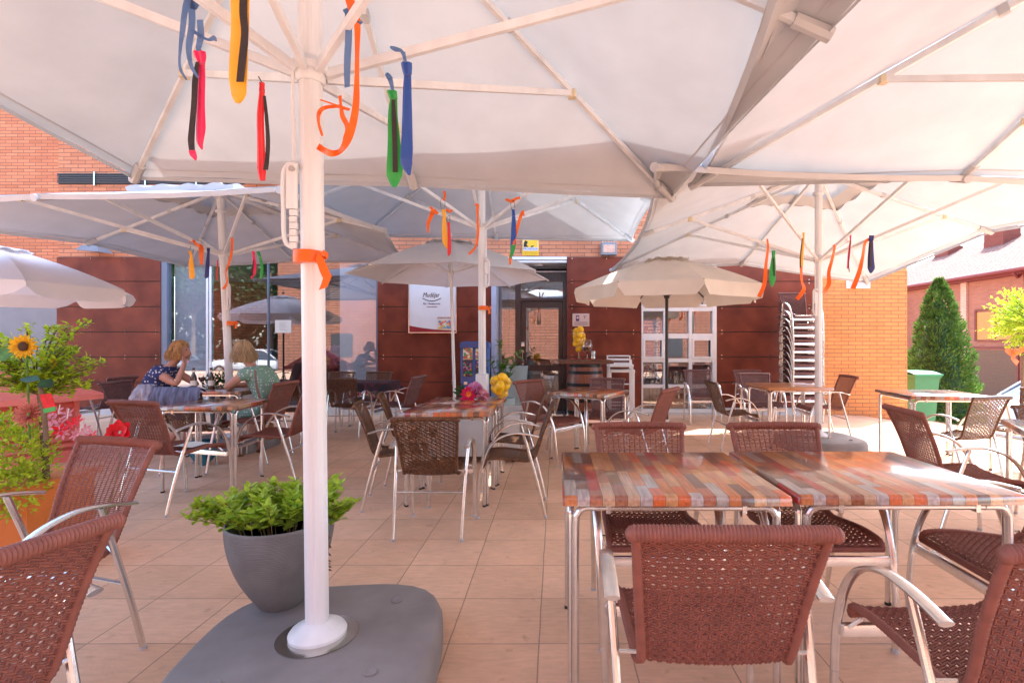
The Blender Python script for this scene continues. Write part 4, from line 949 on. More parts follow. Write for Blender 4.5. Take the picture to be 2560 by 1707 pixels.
def fruit_glass(label, x, y, z, hgt, rt, rb, zs, fr, n, seed, cat='vase', stem=False):
    t = thing('glass_vase', label, cat, (x, y, z)); r0 = random.Random(seed)
    if stem: pr = [(.05, 0), (.052, .006), (.008, .012), (.008, hgt*.3), (rb, hgt*.36), (rt*.8, hgt*.62), (rt, hgt)]
    else: pr = [(rb, 0), (rb*1.0, .01), (rb*1.02, hgt*.3), (lerp(rb, rt, .6), hgt*.65), (rt, hgt)]
    MB().lathe(pr, 24).build('glass_bowl', 'drink_glass', t)
    o = thing('lemon_pile', label.replace('glass vase', 'pile of lemons').replace('glass', 'lemons in the glass', 0) if False else 'yellow lemons heaped in the '+zs, 'lemons', (x, y, z)); m = None
    lay = [(1, 0), (4, .55), (6, .95), (3, .25)][:4]; pos = []
    z00 = hgt*(.42 if stem else .12); hh = hgt-z00
    for li, (cnt, rf_) in enumerate(((1, .0), (2, .45), (4, .6), (5, .75), (2, .3))):
        for q in range(cnt): pos.append((rf_, q*2*pi/cnt+li*.7, z00+hh*(.0+.27*li)))
    for i in range(min(n, len(pos))):
        rr, th, zz = pos[-1-i]; rr = rr*rt*r0.uniform(.85, 1.1); zz += r0.uniform(-.02, .02); th += r0.uniform(-.3, .3)
        m = MB(); lemon(m, (rr*cos(th)*.8, rr*sin(th)*.8, zz), fr*r0.uniform(.85, 1.08), r0.random()*6); m.build('lemon', 'lemon', o)
yt = 5.0; zt_ = .745
fruit_glass('flared glass vase full of lemons on the long middle table', gx(1252, yt), yt, zt_, .185, .115, .055, 'flared vase on the long middle table', .044, 14, 3)
yb = 8.05; zb2 = gz(899, 8.15)+.026
fruit_glass('tall stemmed glass heaped with lemons on the wine barrel', gx(1447, yb), yb, gz(897, yb), .42, .10, .05, 'stemmed glass on the wine barrel', .052, 14, 5, stem=True)
t = thing('wine_glass', 'large balloon glass with dark fruit on the wine barrel', 'glass', (gx(1468, 7.98), 7.98, gz(897, 7.98)))
MB().lathe([(.05, 0), (.052, .006), (.008, .012), (.008, .07), (.05, .10), (.085, .16), (.085, .21), (.06, .30)], 24).build('glass_bowl', 'drink_glass', t)
m = MB()
for k in range(6): m.ball((.04*cos(k*1.05), .04*sin(k*1.05), .155), .028, 8)
m.build('fruit', 'wine', t)
t = thing('drink_can', 'pale drink can on the right of the wine barrel top', 'can', (gx(1483, 7.95), 7.95, gz(897, 7.95))); MB().lathe([(.026, 0), (.032, .006), (.032, .11), (.026, .122), (0, .122)], 20).build('can_body', 'can_silver', t)
MB().lathe([(.0325, .03), (.0325, .085)], 20).build('can_band', 'glass_blue', t)
# white metal stool / folded frames beside the barrel
yb = 8.75
for k, lab in enumerate(('white metal stool on top of the pair beside the wine barrel', 'white metal stool underneath in the pair beside the wine barrel')):
    x0, x1 = gx(1521, yb)+.02*k, gx(1578, yb)+.03*k; t = thing('metal_stool', lab, 'stool', ((x0+x1)/2, yb+.02*k, 0), 0, 'stacked white stools'); hw = (x1-x0)/2-.004*k; zs = gz(916, yb)-.09*k
    m = MB(); [m.box(sx*hw-.011, sx*hw+.011, sy*.16-.011, sy*.16+.011, .0 if sy > 0 or k else .06, (gz(889, yb)-.07*k if sy > 0 else zs)) for sx in (-1, 1) for sy in (-1, 1)]
    m.build('frame', 'white_frame', t, smooth=False); m = MB()
    for z in (gz(890, yb)-.07*k, gz(898, yb)-.07*k): m.box(-hw+.012, hw-.012, .15, .17, z-.011, z+.011)
    m.build('backrest', 'white_frame', t, smooth=False); m = MB()
    for z in (.25+.05*k, .6): m.box(-hw+.012, hw-.012, -.17, -.15, z-.01, z+.01)
    m.build('stretcher', 'white_frame', t, smooth=False); MB().bevbox(-hw-.015, hw+.015, -.19, .145, zs, zs+.045, .012).build('seat', 'white_plain', t)
# tall teal planters at the door
def leaves_sphere(mb, c, rad, n, L, Wd, up=.3, shell=.55, seed=1, sq=(1, 1, 1)):
    r0 = random.Random(seed)
    for i in range(n):
        d = Vector((r0.gauss(0, 1), r0.gauss(0, 1), r0.gauss(0, 1))).normalized(); k = rad*(shell+(1-shell)*r0.random())
        p = Vector(c)+Vector((d.x*k*sq[0], d.y*k*sq[1], d.z*k*sq[2])); dd = (d+Vector((r0.gauss(0, .6), r0.gauss(0, .6), r0.gauss(0, .5)+up))).normalized()
        mb.leaf(p, dd, (r0.gauss(0, 1), r0.gauss(0, 1), 1.2), L*r0.uniform(.6, 1.2), Wd*r0.uniform(.7, 1.2))
yb = 8.6; xb = gx(1290, yb)
t = thing('tall_planter', 'tall tapered teal planter standing at the entrance', 'planter', (xb, yb, 0)); MB().lathe([(.10, 0), (.13, .02), (.20, gz(915, yb)), (.185, gz(915, yb)), (.17, .7), (0, .68)], 28).build('pot', 'pot_teal', t)
yb = 7.4; xb = gx(1252, yb)
t = thing('potted_plant', 'green leafy plant in a pale pot behind the lemon vase', 'plant', (xb, yb, 0)); MB().lathe([(.13, 0), (.16, .02), (.205, .50), (.19, .50), (.17, .42), (0, .42)], 28).build('pot', 'pot_teal', t)
m = MB(); s = MB(); r0 = random.Random(4)
for (ex, ez) in ((-.16, 1.05), (-.02, 1.3), (.10, 1.05), (.26, 1.12), (-.25, .9), (.02, .95), (.17, .95)):
    P = smooth_path([(ex*.1, 0, .42), (ex*.35, .02, .42+(ez-.42)*.5), (ex, .03, ez)], 6); s.tube(P, .006, 5)
    for i, p in enumerate(P[2:]):
        for q in range(3): m.leaf(p, (r0.gauss(0, 1), r0.gauss(0, 1), r0.gauss(.3, .5)), (0, 0, 1), .10, .045)
m.build('foliage', 'leaf_green', t); s.build('stem', 'stem', t)
# white wheeled box that carries the entrance umbrella
yb0 = 5.52; t = thing('umbrella_base_box', 'white box on castors beneath the long table, holding an umbrella pole', 'base box', (-.88, 6.0, 0))
MB().bevbox(-.49, .49, -.48, .48, .075, .50, .012).build('box_body', 'plinth', t)
m = MB()
for sx in (-1, 1):
    for sy in (-1, 1): m.tube([(sx*.42-.014, sy*.40, .036), (sx*.42+.014, sy*.40, .036)], .036, 14); m.box(sx*.42-.02, sx*.42+.02, sy*.40-.02, sy*.40+.02, .04, .075)
m.build('castor', 'dark_grey', t)
# ---------------------------------------------------------------- flowers helper
def bloom(mb, c, d, r, n=12, layers=2, wd=.35, seed=0):
    r0 = random.Random(seed); d = Vector(d).normalized(); a = d.orthogonal().normalized(); b_ = d.cross(a)
    for l in range(layers):
        for k in range(n):
            th = 2*pi*k/n+l*.5*2*pi/n+r0.uniform(-.1, .1); q = (a*cos(th)+b_*sin(th)); op = .25+.5*l; mb.leaf(Vector(c)+q*r*.12, (q+d*op*.7).normalized(), d, r*(1-.12*l), r*wd)
yt = 4.95
t = thing('flower_bunch', 'bunch of pink, magenta and orange flowers on the long table by the lemons', 'flowers', (gx(1183, yt), yt, .745))
m = MB(); bloom(m, (-.035, -.03, .05), (0, -1, .2), .075, 9, 3, .6, 1); bloom(m, (-.06, -.03, .0), (-.3, -1, .1), .05, 8, 2, .6, 2); m.build('magenta_bloom', 'petal_rose', t)
m = MB(); bloom(m, (-.035, -.05, .05), (0, -1, .2), .03, 8, 2, .5, 1); m.build('orange_heart', 'tie_orange', t)
m = MB(); [bloom(m, (.02+.03*cos(k*1.3), -.02, .10+.025*sin(k*1.3)), (cos(k), -1, sin(k)), .05, 9, 2, .5, k) for k in range(6)]; m.build('lilac_bloom', 'petal_lilac', t)
m = MB(); [bloom(m, (.09+.03*cos(k*1.3), -.02, .035+.03*sin(k*1.3)), (cos(k), -1, sin(k)), .04, 9, 2, .5, k) for k in range(6)]; m.build('pink_bloom', 'petal_pink', t)
m = MB(); [m.leaf((-.05, 0, .02), (-.5-.2*k, -.1, 1.-.2*k), (0, -1, 0), .16, .035) for k in range(4)]; leaves_sphere(m, (.02, 0, .01), .06, 40, .04, .02, seed=9); m.build('foliage', 'leaf_dark', t)
t = thing('flower_bouquet', 'big vase bouquet with a sunflower inside the restaurant window', 'flowers', (gx(830, YF+.6), YF+.6, .75))
m = MB(); [bloom(m, (.03+rnd.uniform(-.17, .2), rnd.uniform(-.05, .05), rnd.uniform(.12, .42)), (rnd.uniform(-1, 1), -1, rnd.uniform(-.2, 1)), .08, 8, 2, .5, k) for k in range(24)]; m.build('pink_bloom', 'petal_lilac', t)
m = MB(); bloom(m, (-.08, -.12, .2), (0, -1, 0), .11, 16, 1, .3); bloom(m, (-.22, -.08, .2), (-.4, -1, 0), .07, 12, 1, .3); m.build('sunflower', 'petal_yellow', t); m = MB(); m.ball((-.08, -.125, .2), .04, 10, (1, .4, 1)); m.build('flower_heart', 'flower_eye', t)
m = MB(); leaves_sphere(m, (0, 0, .1), .17, 120, .08, .03, seed=2); m.build('foliage', 'leaf_dark', t); MB().lathe([(.07, -.35), (.08, -.33), (.05, -.2), (.10, .05), (.09, .05)], 20).build('vase', 'dark_grey', t)
# ---------------------------------------------------------------- grey pot with mint
yb = 2.26; t = thing('plant_pot', 'ribbed grey pot of bright green mint standing on the grey umbrella slab', 'plant pot', (gx(694, yb), yb+.03, .132)); t.scale = (.92, .92, 1.06)
prof = [(0, 0)]+[(.085+.15*(1-(1-u)**2.1), .352*u) for u in [i/60 for i in range(61)]]
pr = [(r*(1+.006*((i % 2)*2-1)) if 0 < i < len(prof)-2 else r, z) for i, (r, z) in enumerate(prof)]
MB().lathe(pr+[(.228, .355), (.222, .34), (.20, .30), (0, .30)], 56).build('pot', 'pot_ribbed', t, ang=80)
MB().lathe([(0, .302), (.205, .302)], 24).build('soil', 'soil', t)
lf = MB(); st = MB(); dr = MB(); r0 = random.Random(11)
for i in range(92):
    a = r0.uniform(0, 2*pi); r1 = .19*math.sqrt(r0.random()); out = r0.uniform(.01, .11)
    L_ = r0.uniform(.10, .17); x0, y0 = r1*cos(a), r1*sin(a)
    if i < 10: a = pi+r0.uniform(-.45, .3); out = r0.uniform(.16, .26); L_ = r0.uniform(.06, .12); x0, y0 = -.18, r0.uniform(-.05, .05)
    if 10 <= i < 15: a = r0.uniform(-.4, .4); out = r0.uniform(.10, .19); x0, y0 = .17, 0; L_ = r0.uniform(.04, .12)
    P = smooth_path([(x0, y0, .30), (x0+out*.45*cos(a), y0+out*.45*sin(a), .30+L_*.7), (x0+out*cos(a), y0+out*sin(a), .30+L_)], 3); st.tube(P, .0022, 4)
    for j, p in enumerate(P[2:]):
        th = r0.random()*6
        for q in range(4): lf.leaf(p, (cos(th+q*1.57), sin(th+q*1.57), r0.uniform(-.2, 1.0)), (0, 0, 1), r0.uniform(.034, .060), r0.uniform(.022, .036))
P = smooth_path([(.20, -.05, .33), (.25, -.07, .30), (.245, -.07, .22), (.25, -.07, .17)], 5); st.tube(P, .0018, 4); [dr.leaf(p, (rnd.gauss(0, 1), rnd.gauss(0, 1), -1), (0, 1, 0), .03, .012) for p in P for _ in range(2)]
lf.build('foliage', 'leaf_mint', t); st.build('stem', 'stem', t); dr.build('dry_leaf', 'bark', t)
# ---------------------------------------------------------------- planter at the left with flowers
t = thing('long_planter', 'orange planter box overflowing with green plants at the left edge', 'planter', (-3.05, 2.95, 0))
m = MB(); m.prismz([(-1.4, -.30), (.17, -.12), (.13, .34), (-1.4, .20)], .02, .46); m.build('box_body', 'orange_box', t, smooth=False); m = MB(); m.prismz([(-1.42, -.33), (.20, -.14), (.16, .37), (-1.42, .23)], .462, .50); m.build('rim', 'orange_box', t, smooth=False)
def plant_group(name, label, cat, c, loc):
    return thing(name, label, cat, loc)
t = thing('bedding_plant', 'dense low bright green bedding plant filling the orange planter', 'plant', (-3.12, 2.9, .5))
m = MB(); leaves_sphere(m, (.0, 0, .12), .30, 2600, .03, .017, .6, .55, 3, (1.0, .7, 1.0)); leaves_sphere(m, (-.45, .05, .12), .30, 2000, .03, .017, .6, .55, 4, (1.2, .7, .9)); leaves_sphere(m, (.18, -.1, .0), .16, 700, .03, .017, .3, .4, 5); m.build('foliage', 'leaf_bright', t)
for k in range(22): m = MB(); bloom(m, (rnd.uniform(-.6, .25), rnd.uniform(-.25, .1), rnd.uniform(.22, .42)), (0, -.4, 1), .03, 8, 2, .6, k); m.build('yellow_bloom', 'petal_yellow', t)
t = thing('tall_shrub', 'tall loose shrub with glossy yellow-green leaves rising above the flowers', 'shrub', (-3.0, 3.0, .5)); m = MB(); s = MB(); r0 = random.Random(21)
s.tube([(.06, 0, 0), (.04, 0, .35), (.02, 0, .55)], .018, 8)
for i in range(58):
    th = r0.uniform(0, 2*pi); ex = .36*cos(th)*r0.uniform(.3, 1); ey = .28*sin(th)*r0.uniform(.4, 1); ez = r0.uniform(.50, .92)-.12*abs(ex)
    P = smooth_path([(.02, 0, .48), (ex*.5, ey*.5, lerp(.5, ez, .6)), (ex, ey, ez)], 7); s.tube(P, .0035, 4)
    for j, p in enumerate(P[4:]):
        for q in range(5): m.leaf(p+Vector((r0.gauss(0, .012), r0.gauss(0, .012), r0.gauss(0, .012))), (r0.gauss(0, 1), r0.gauss(0, 1), r0.gauss(.3, .4)), (0, 0, 1), r0.uniform(.028, .045), r0.uniform(.017, .026))
m.build('foliage', 'leaf_bright', t); s.build('branch', 'bark', t)
t = thing('sunflower', 'yellow artificial sunflower head facing right among the shrub leaves', 'flower', at(60, 866, 2.75)); m = MB(); bloom(m, (0, 0, 0), (.35, -1, .05), .062, 18, 2, .34); m.build('petals', 'petal_yellow', t)
m = MB(); m.ball((.006, -.012, 0), .025, 12, (1, .5, 1)); m.build('flower_heart', 'flower_eye', t); m = MB(); m.tube(smooth_path([(0, .01, 0), (-.02, .04, -.2), (-.02, .05, -.5)], 5), .005, 6); m.leaf((-.02, -.02, -.03), (-1, -.1, -.15), (0, -1, .4), .12, .09); m.build('stem', 'leaf_green', t)
t = thing('sunflower', 'half hidden orange-yellow artificial flower lower in the shrub', 'flower', at(122, 905, 3.0)); m = MB(); bloom(m, (0, 0, 0), (.2, -1, -.3), .045, 14, 2, .4); m.build('petals', 'petal_yellow', t); m = MB(); m.ball((0, -.01, 0), .015, 10, (1, .5, 1)); m.build('flower_heart', 'flower_eye', t)
t = thing('dahlia', 'dusty coral spiky dahlia beside the tagged stem', 'flower', at(72, 1035, 2.6)); m = MB(); bloom(m, (0, 0, 0), (.1, -1, .3), .065, 20, 4, .2); m.build('petals', 'petal_coral', t)
t = thing('artificial_flower', 'thick artificial stem with a big drooping leaf and a red and green tag', 'artificial flower', at(105, 1080, 2.55)); m = MB(); m.tube(smooth_path([at(116, 1100, 2.55)-at(105, 1080, 2.55), at(108, 1010, 2.55)-at(105, 1080, 2.55), at(100, 965, 2.55)-at(105, 1080, 2.55)], 6), .011, 8); m.build('stem', 'bark', t)
q = at(100, 950, 2.55)-at(105, 1080, 2.55); m = MB(); m.leaf(q, (-1, 0, .05), (0, -.6, 1), .10, .06); m.leaf(q, (.8, 0, -.5), (0, -.6, 1), .07, .07); m.build('leaf', 'leaf_dark', t)
q = at(118, 1000, 2.53)-at(105, 1080, 2.55); m = MB(); m.ribbon([(q+Vector((-.01, 0, .03)), (.028, 0, .004)), (q+Vector((.012, 0, -.03)), (.03, 0, .004)), (q+Vector((.018, 0, -.062)), (.028, 0, 0))], .002); m.build('tag', 'petal_red', t); m = MB(); m.ribbon([(q+Vector((.012, -.003, -.036)), (.03, 0, .006)), (q+Vector((.016, -.003, -.058)), (.028, 0, .006))], .002); m.build('tag_band', 'tie_green', t)
t = thing('lily_spray', 'bright pink and white artificial lilies spilling right of the tagged stem', 'flowers', at(165, 1050, 2.65)); m = MB()
for k, (px, py) in enumerate(((125, 1050), (150, 1060), (170, 1035), (190, 1085), (213, 1075), (228, 1088), (158, 1083), (140, 1030), (120, 1070))): bloom(m, at(px, py, 2.62)-at(165, 1050, 2.65), (rnd.uniform(-.5, .5), -1, .5), .034, 6, 1, .42, k)
m.build('petals', 'petal_pink', t); m = MB()
for k, (px, py) in enumerate(((150, 1075), (180, 1060), (232, 1092), (195, 1052))): m = MB(); bloom(m, at(px, py, 2.6)-at(165, 1050, 2.65), (rnd.uniform(-.5, .5), -1, .7), .035, 5, 1, .5, k); m.build('red_bloom', 'petal_red', t)
m = MB(); [m.tube([at(px, py, 2.6)-at(165, 1050, 2.65), at(px+4, py-24, 2.6)-at(165, 1050, 2.65)], .0025, 5) for px, py in ((146, 1035), (168, 1045), (200, 1080), (205, 1070))]; m.build('stamen', 'white_plain', t)
t = thing('hibiscus', 'large glossy red artificial flower in front of the wicker chair back', 'flower', at(300, 1080, 2.75)); m = MB(); bloom(m, (0, 0, 0), (0, -1, .3), .065, 6, 2, .85); bloom(m, (-.045, 0, -.02), (-.5, -1, .1), .045, 5, 2, .85); m.build('petals', 'petal_red', t); m = MB(); m.tube(smooth_path([(0, .01, 0), (-.05, .05, -.2), (-.12, .06, -.45)], 5), .004, 5); m.build('stem', 'leaf_green', t)
# red ventilation housing
cx_, cy_ = -6.02, 5.4; ang = math.atan2(.92, .4)
t = thing('vent_housing', 'low red metal housing with a pyramid roof and louvred sides', 'vent housing', (cx_, cy_, 0), ang+pi/2)
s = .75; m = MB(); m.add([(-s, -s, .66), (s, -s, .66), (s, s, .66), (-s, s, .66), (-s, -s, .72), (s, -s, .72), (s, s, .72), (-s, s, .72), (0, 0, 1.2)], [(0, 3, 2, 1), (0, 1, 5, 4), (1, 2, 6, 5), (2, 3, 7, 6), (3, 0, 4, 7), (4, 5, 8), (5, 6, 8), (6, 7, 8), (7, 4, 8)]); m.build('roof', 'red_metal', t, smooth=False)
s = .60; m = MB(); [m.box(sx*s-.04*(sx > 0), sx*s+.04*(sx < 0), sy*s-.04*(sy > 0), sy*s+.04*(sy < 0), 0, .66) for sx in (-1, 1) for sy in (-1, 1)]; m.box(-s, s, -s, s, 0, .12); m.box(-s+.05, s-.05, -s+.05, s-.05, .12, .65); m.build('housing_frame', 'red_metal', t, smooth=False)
m = MB()
for k in range(7):
    z = .16+k*.07
    for a in range(4):
        c, s_ = cos(a*pi/2), sin(a*pi/2); pts = [(-s+.04, -s+.045, z+.05), (s-.04, -s+.045, z+.05), (s-.04, -s, z), (-s+.04, -s, z), (-s+.04, -s+.05, z+.055), (s-.04, -s+.05, z+.055), (s-.04, -s+.004, z-.006), (-s+.04, -s+.004, z-.006)]
        m.add([(x*c-y*s_, x*s_+y*c, zz) for x, y, zz in pts], [(0, 1, 2, 3), (7, 6, 5, 4), (0, 3, 7, 4), (1, 5, 6, 2)])
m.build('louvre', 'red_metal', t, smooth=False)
# ---------------------------------------------------------------- ties and ribbons
def strip(mb, pts, Y, th=.005, wav=.004, pil=False, perp=False):
    """pts: (px, py, half width px) at depth Y -> solid strip in world coordinates"""
    P = []
    S = []
    for i in range(len(pts)-1):
        p0, p1, p2, p3 = pts[max(i-1, 0)], pts[i], pts[i+1], pts[min(i+2, len(pts)-1)]
        for j in range(4): t = j/4; S.append(tuple(.5*(2*p1[k]+(-p0[k]+p2[k])*t+(2*p0[k]-5*p1[k]+4*p2[k]-p3[k])*t*t+(-p0[k]+3*p1[k]-3*p2[k]+p3[k])*t**3) if k < 2 else lerp(p1[k], p2[k], t) for k in range(3)))
    S.append(pts[-1])
    for i, (x, y, w_) in enumerate(S):
        c = at(x, y, Y+wav*sin(i*.8)); a = Vector((w_/F*Y, .07*w_/F*Y*sin(i*.6), 0))
        if perp:
            q0, q1 = S[max(i-1, 0)], S[min(i+1, len(S)-1)]; dx_, dy_ = q1[0]-q0[0], q1[1]-q0[1]; L_ = math.hypot(dx_, dy_) or 1
            nx, nz = dy_/L_, dx_/L_
            a = Vector((nx, .5*sin(i*.35), nz)).normalized()*(w_/F*Y)
        P.append((c, a))
    if pil: pillow(mb, P, th)
    else: mb.ribbon(P, th)
def pillow(mb, P, th):
    n = len(P); vs = []
    for i, (c, h) in enumerate(P):
        c = Vector(c); h = Vector(h); nn = Vector((0, th*.5, 0)); k = min(1.8, h.length*60)
        vs += [c-h, c-h*.5-nn*(.8+.25*k), c-nn*(.25+.3*k), c+h*.5-nn*(.8+.25*k), c+h, c+h*.5+nn, c-h*.5+nn]
    fs = [tuple(range(7)), tuple(7*(n-1)+k for k in range(6, -1, -1))]
    for i in range(n-1):
        for k in range(7): l = (k+1) % 7; fs.append((7*i+k, 7*i+7+k, 7*i+7+l, 7*i+l))
    mb.add(vs, fs)
def tie(label, m, Y, pts, zipp=None, knot=True, cord=None, group='small neckties hung from the umbrella struts', cordm='black_rubber', tipc=None):
    o = at(pts[0][0], pts[0][1], Y); t = thing('necktie', label, 'tie', o, 0, group)
    def sub(nm, mm, fn):
        mb = MB(); fn(mb); mb.v = [tuple(Vector(v)-o) for v in mb.v]; return mb.build(nm, mm, t)
    k = 2 if knot else 0
    sub('blade', m, lambda mb: strip(mb, pts[k-1 if k else 0:], Y, .008, .004, True))
    if knot:
        w_ = pts[0][2]; x, y = pts[0][0], pts[0][1]; sub('knot', m, lambda mb: strip(mb, [(x, y, w_), ((x+pts[1][0])/2, (y+pts[1][1])/2, w_*.9), (pts[1][0], pts[1][1], pts[1][2]*1.15)], Y-.006, .02, 0, True))
    if zipp: sub('zipper_strip', 'zipper', lambda mb: strip(mb, zipp, Y-.014, .003))
    if tipc: sub('tip', tipc[0], lambda mb: strip(mb, tipc[1], Y-.016, .004))
    if cord:
        P = [at(a, b_, Y) for a, b_ in cord]; mb = MB(); mb.tube([p-o for p in smooth_path(P, 4)], .0022, 5); mb.build('cord', cordm, t)
    return t
def ribb(label, m, Y, pts, knot=None, name='ribbon', group=None, parts=()):
    o = at(pts[0][0], pts[0][1], Y); t = thing(name, label, 'ribbon', o, 0, group or 'ribbons tied on the umbrellas')
    mb = MB(); strip(mb, pts, Y, .0022, .012, perp=True); mb.v = [tuple(Vector(v)-o) for v in mb.v]; mb.build('ribbon_tail', m, t)
    for q in parts:
        mb = MB(); strip(mb, q, Y-.006, .0022, .006, perp=True); mb.v = [tuple(Vector(v)-o) for v in mb.v]; mb.build('ribbon_tail', m, t)
    if knot: mb = MB(); mb.ball(at(knot[0], knot[1], Y-.006)-o, knot[2]/F*Y, 8, (1.3, .8, .9)); mb.build('knot', m, t)
    return t
# foreground umbrella
tie('bright pink tie with a dark zipper tail on the left of the foreground umbrella', 'tie_pink', 1.95, [(498, 130, 16), (504, 160, 8), (504, 200, 9), (502, 260, 11), (502, 320, 12), (500, 355, 9), (505, 374, 2)], [(494, 155, 4), (488, 200, 7), (485, 260, 7), (480, 320, 7), (478, 350, 8), (480, 378, 7)], cord=[(496, 132), (492, 126), (500, 124), (504, 131)], tipc=('tie_pink', [(480, 376, 8), (484, 390, 8), (490, 401, 1)]))
tie('large orange-yellow tie with a dark zipper at the top of the photo', 'tie_yellow', 1.72, [(604, -60, 20), (600, -20, 24), (600, 60, 24), (597, 130, 22), (595, 200, 23), (597, 235, 20), (595, 258, 6)], [(610, -40, 9), (608, 30, 9), (612, 80, 9), (608, 130, 9), (600, 205, 9)], knot=False)
tie('small red tie with a zipper just left of the foreground pole', 'tie_red', 1.95, [(655, 208, 7), (655, 230, 7), (651, 290, 9), (652, 350, 10), (654, 420, 11), (656, 452, 7)], [(661, 240, 3), (666, 290, 4), (670, 350, 5), (668, 395, 5), (664, 425, 6)], cord=[(655, 208), (652, 202), (646, 192)])
tie('green tie with a dark zipper right of the foreground pole', 'tie_green', 1.95, [(979, 228, 13), (984, 248, 9), (982, 290, 12), (985, 350, 16), (987, 410, 20), (986, 440, 20), (986, 468, 5)], [(983, 250, 4), (985, 300, 6), (987, 360, 6), (988, 430, 6)], cord=[(979, 228), (976, 200)], cordm='blue_organza')
tie('royal blue tie hanging beside the green one on the foreground umbrella', 'tie_blue', 1.88, [(1016, 158, 14), (1019, 188, 9), (1018, 240, 11), (1018, 300, 13), (1017, 370, 15), (1016, 410, 15), (1023, 438, 3)], cord=[(1016, 160), (1012, 130)], cordm='blue_organza')
ribb('sheer blue ribbon with two long tails at the top left of the foreground umbrella', 'blue_organza', 1.8, [(470, 0, 9), (462, 30, 6), (456, 80, 6), (450, 130, 5), (450, 170, 4), (466, 200, 2)], parts=([(478, 0, 8), (480, 60, 7), (472, 120, 7), (478, 165, 6), (496, 195, 2)], [(490, -10, 8), (480, 8, 16), (470, 0, 10)], [(500, 50, 7), (502, 90, 7), (496, 120, 6), (496, 128, 3)], [(478, 75, 5), (500, 90, 4), (520, 100, 3), (535, 96, 6), (541, 103, 2)]))
ribb('sheer blue ribbon tied over the strut right of the foreground pole', 'blue_organza', 1.85, [(870, 30, 8), (872, 80, 8), (868, 160, 8), (868, 218, 8)], knot=(872, 30, 10), parts=([(858, 25, 3), (880, 38, 8), (905, 60, 4)],))
ribb('sheer blue bow holding the green tie', 'blue_organza', 1.93, [(965, 185, 5), (974, 195, 7), (982, 225, 3)], knot=(974, 195, 6))
ribb('sheer blue bow holding the royal blue tie', 'blue_organza', 1.86, [(976, 118, 3), (990, 124, 8), (1005, 130, 4), (1014, 156, 4)])
ribb('long bright orange ribbon falling right of the foreground pole and curling up at its end', 'orange_ribbon', 1.84, [(868, -10, 8), (882, 20, 13), (893, 60, 8), (893, 130, 7), (892, 200, 7), (890, 260, 8), (882, 310, 9), (866, 355, 11), (850, 378, 9), (830, 384, 8), (810, 376, 8), (795, 366, 8)])
ribb('orange ribbon bow forming a ring below the foreground runner', 'orange_ribbon', 1.92, [(806, 340, 3), (798, 315, 4), (796, 290, 5), (803, 275, 5), (820, 268, 4), (850, 266, 4)], knot=(850, 267, 6), parts=([(850, 240, 4), (852, 262, 3), (856, 290, 6), (866, 310, 7), (868, 330, 7), (862, 350, 5)], [(850, 268, 4), (874, 275, 4)], [(800, 250, 1.5), (825, 258, 2), (848, 266, 2)]))
def wrap(label, px, py, Y, r, hpx, tails):
    o = at(px, py, Y); t = thing('ribbon_bow', label, 'ribbon', o, 0, 'orange ribbons knotted round umbrella poles'); h = hpx/F*Y/2
    MB().lathe([(r, -h), (r+.002, -h*.4), (r+.002, h*.5), (r, h)], 32, sy=1).build('ribbon_band', 'orange_ribbon', t)
    k = Vector((r+.008, -.03, 0)); m = MB(); m.ball(k, h*.45, 10); m.build('knot', 'orange_ribbon', t)
    s = h/.034; m = MB(); m.ribbon([(k, (0, 0, .012*s)), (k+Vector((.025*s, -.01, .018*s)), (0, .004, .014*s)), (k+Vector((.045*s, 0, .0)), (0, .004, .014*s)), (k+Vector((.025*s, .01, -.012*s)), (0, .004, .010*s)), (k, (0, 0, .01*s))], .002); m.build('bow_loop', 'orange_ribbon', t)
    m = MB(); m.ribbon([(k+Vector((a*s, -.012, b_*s)), (.021*s*w_, .004, .008*s)) for a, b_, w_ in tails], .002); m.build('ribbon_tail', 'orange_ribbon', t)
wrap('wide orange ribbon knotted round the foreground pole, its end folded', 770, 643, 2.0, .051, 30, [(0, 0, .5), (.015, -.04, .9), (.035, -.09, 1), (.05, -.12, 1), (.04, -.15, 1), (.025, -.185, .95)])
wrap('small orange ribbon knotted round the entrance umbrella pole', 1208, 770, 5.93, .056, 10, [(0, 0, .5), (.015, -.04, .8), (.02, -.1, .9)])
wrap('small orange ribbon knotted round the back left umbrella pole', 580, 808, 6.33, .056, 10, [(0, 0, .5), (.02, -.02, .7), (.01, -.09, .9)])
# back left umbrella
Y = 5.9
tie('small yellow tie at the far left of the back left umbrella', 'tie_yellow', Y, [(474, 627, 4), (478, 640, 3), (478, 660, 6), (480, 690, 8), (479, 698, 2)], cord=[(474, 627), (477, 615)])
tie('small dark blue tie on the back left umbrella', 'tie_navy', Y, [(521, 620, 4), (521, 632, 3), (519, 660, 5), (517, 690, 6), (514, 696, 1)])
tie('thin red tie on the back left umbrella', 'tie_red', Y, [(544, 650, 1.5), (544, 665, 1.5), (543, 690, 2), (544, 702, 1)], knot=False)
tie('small pink tie left of the thin foreground view of the back left umbrella', 'tie_pink', Y, [(633, 628, 4), (634, 640, 3), (636, 665, 5), (634, 685, 5), (628, 697, 1)], [(634, 650, 1), (629, 690, 2)])
tie('small green tie beside the pink one on the back left umbrella', 'tie_green', Y, [(645, 629, 4), (650, 642, 3), (655, 670, 4), (652, 697, 4)])
ribb('short orange ribbon looped over a strut of the back left umbrella', 'orange_ribbon', Y, [(497, 612, 4), (503, 620, 5), (503, 640, 5), (504, 662, 5)], parts=([(476, 606, 4), (482, 601, 3), (490, 610, 3), (500, 616, 4)],))
